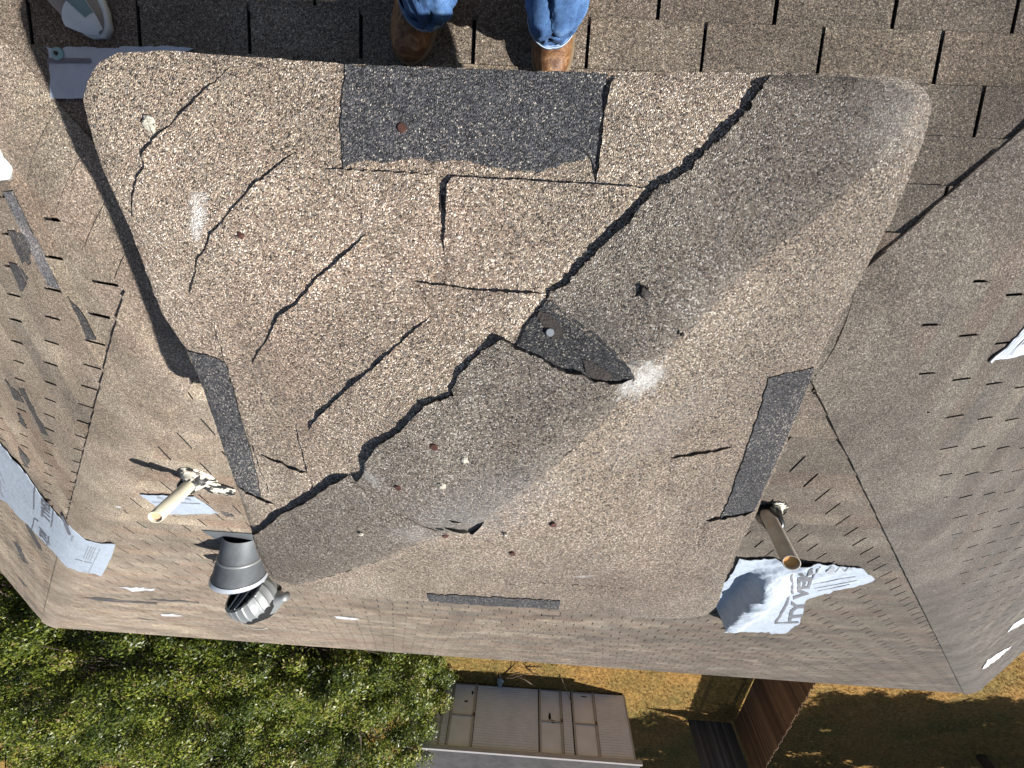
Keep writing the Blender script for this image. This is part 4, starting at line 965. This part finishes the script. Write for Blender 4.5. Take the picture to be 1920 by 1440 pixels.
o = bobj('twigs', bm, BK, None, True, kind='stuff'); tag(o, 'scattered twigs in the shade at the foot of the shed', 'twigs')
# ================================================================ TREES
def leaf_mat(name, c1, c2, c3):
    m, nt, b = mat(name); L = nt.links
    at_ = nd(nt, 'ShaderNodeAttribute', attribute_name='hue'); L.new(ramp(nt, at_.outputs['Fac'], [(0, c1), (.5, c2), (.93, c3), (1, (.30, .20, .12))]), b.inputs['Base Color'])
    b.inputs['Roughness'].default_value = .42; b.inputs['Specular IOR Level'].default_value = .5
    tr = nd(nt, 'ShaderNodeBsdfTranslucent'); L.new(b.inputs['Base Color'].links[0].from_socket, tr.inputs[0])
    ms = nd(nt, 'ShaderNodeMixShader', inp={0: .2}); out = nt.nodes['Material Output']; L.new(b.outputs[0], ms.inputs[1]); L.new(tr.outputs[0], ms.inputs[2]); L.new(ms.outputs[0], out.inputs[0])
    return m
LF = leaf_mat('leaves', (.014, .030, .006), (.095, .135, .014), (.32, .34, .04)); BARK = plain('bark', (.13, .1, .075), .95, 0, .25, 9, bump=.6)
def tree(label, cx_, cu_, ztop, rx_, ru_, hh, nclump, nleaf, ls, seed, group):
    r = np.random.default_rng(seed); t = thing('tree', label, 'tree', W(cx_, cu_, GZ), group)
    bm = bmesh.new(); top = W(cx_, cu_, ztop-hh*.7)
    tube(bm, [W(cx_, cu_, GZ-.1), W(cx_+.1, cu_, (GZ+ztop)/2-.5), top], [.16, .12, .08], 10); bobj('trunk', bm, BARK, t, True)
    cl = []
    for i in range(nclump):
        th = r.uniform(0, 6.283); ph = math.acos(r.uniform(-.25, 1)); k = r.uniform(.72, 1.05) if i > nclump*.25 else r.uniform(.3, .8)
        k *= 1+.16*mnoise.noise(Vector((math.cos(th)*2+seed, math.sin(th)*2, ph*2)))
        cl.append((cx_+rx_*k*math.sin(ph)*math.cos(th), -(cu_+ru_*k*math.sin(ph)*math.sin(th)), ztop-hh+hh*k*math.cos(ph), r.uniform(.22, .5), r.uniform(-.16, .16)))
    bm = bmesh.new()
    for i in range(0, nclump, 3):
        c = cl[i]; p0 = top+Vector((0, 0, r.uniform(-.3, .2))); p1_ = Vector(c[:3]); md = p0.lerp(p1_, .5)+Vector((r.normal(0, .15), r.normal(0, .15), -.12))
        tube(bm, [p0, md, p1_], [.04, .02, .006], 5, False)
    bobj('limbs', bm, BARK, t, True)
    CL = np.array(cl); idx = r.integers(0, nclump, nleaf); c = CL[idx]
    d = r.normal(size=(nleaf, 3)); d /= np.linalg.norm(d, axis=1)[:, None]; rad = c[:, 3:4]*r.uniform(.35, 1.05, (nleaf, 1))
    P = c[:, :3]+d*rad*np.array([1, 1, .75])
    n = d*.8+np.array([.15, -.05, .75])+r.normal(0, .45, (nleaf, 3)); n /= np.linalg.norm(n, axis=1)[:, None]
    a_ = np.cross(n, r.normal(size=(nleaf, 3))); a_ /= np.linalg.norm(a_, axis=1)[:, None]; b_ = np.cross(n, a_)
    l = ls*r.uniform(.6, 1.3, (nleaf, 1)); w_ = l*.42
    V_ = np.stack([P-a_*l*.5, P+b_*w_*.5-n*l*.06, P+a_*l*.5-n*l*.1, P-b_*w_*.5-n*l*.06], 1).reshape(-1, 3)
    me = bpy.data.meshes.new('leaves'); Fi = np.arange(nleaf*4).reshape(-1, 4)
    me.vertices.add(nleaf*4); me.vertices.foreach_set('co', V_.ravel()); me.loops.add(nleaf*4); me.loops.foreach_set('vertex_index', Fi.ravel())
    me.polygons.add(nleaf); me.polygons.foreach_set('loop_start', np.arange(nleaf)*4); me.update(calc_edges=True)
    hue = np.clip(.56+c[:, 4]*1.6+r.normal(0, .2, nleaf), 0, .99); hue[r.random(nleaf) < .003] = 1
    at_ = me.attributes.new('hue', 'FLOAT', 'FACE'); at_.data.foreach_set('value', hue.astype(np.float32))
    link('crown', me, LF, t)
G1 = 'leafy trees beside the far eave'
tree('broad leafy tree filling the lower left corner beyond the roof corner', -9.3, 12.6, .6, 4.6, 3.8, 3.0, 480, 190000, .078, 3, G1)
tree('leafy tree just beyond the far eave left of the shed', -4.9, 10.9, -.2, 3.8, 2.4, 2.5, 340, 150000, .078, 5, G1)
tree('bushy yellow green tree overlapping the left end of the shed', -4.2, 14.0, .3, 2.5, 2.9, 2.9, 280, 150000, .08, 8, G1)
tree('tall leafy tree furthest out behind the lower left corner', -9.0, 17.5, .8, 5.0, 3.2, 3.2, 280, 90000, .095, 12, G1)
tree('tree in the shade beyond the left eave', -13.2, 9.0, 0., 3.6, 4.4, 2.8, 280, 100000, .085, 9, G1)
tree('tree at the left edge of the photo beyond the roof corner', -15.2, 15.0, .8, 3.6, 3.6, 3.2, 200, 60000, .11, 14, G1)
# trees further out whose shade falls on the yard
def shade_tree(px_, py_, h, r_, n, seed, lab):
    x, u = hitz(px_, py_, GZ); k = h/math.tan(EL); tree(lab, x+k*math.cos(AZ), u+k*math.sin(AZ), GZ+h+r_*.6, r_, r_, r_*1.2, n, n*170, .2, seed, 'tall trees behind the yard')
for k, (a_, b_, h_, r_, lab) in enumerate(((1275, 1385, 5., 2.2, 'tree behind the fence corner beyond the frame'), (1580, 1350, 5., 2.0, 'smaller tree beside the fence beyond the frame'),
        (1680, 1378, 5.2, 2.4, 'tree on the right of the yard beyond the frame'), (1800, 1380, 5.4, 2.5, 'tree at the far right of the yard beyond the frame'),
        (1930, 1390, 5.6, 2.8, 'tree outermost to the right of the yard beyond the frame'), (1380, 1400, 4.8, 2.2, 'tree straight behind the fence post beyond the frame'),
        (1330, 1470, 5.6, 2.6, 'tree furthest behind the cross fence beyond the frame'), (850, 1452, 4.8, 2.2, 'tree behind the left end of the shed beyond the frame'), (1000, 1448, 4.6, 2.1, 'tree behind the shed beyond the frame'), (1150, 1452, 4.6, 1.9, 'tree behind the right end of the shed beyond the frame'), (1750, 1440, 7.5, 3.4, 'unseen tall tree added right of the yard to block sky light'), (1250, 1500, 7.5, 3.4, 'unseen tall tree added behind the yard to block sky light'))):  # the two tallest are added out of view to hold back sky light
    shade_tree(a_, b_, h_, r_, 130, 21+k, lab)
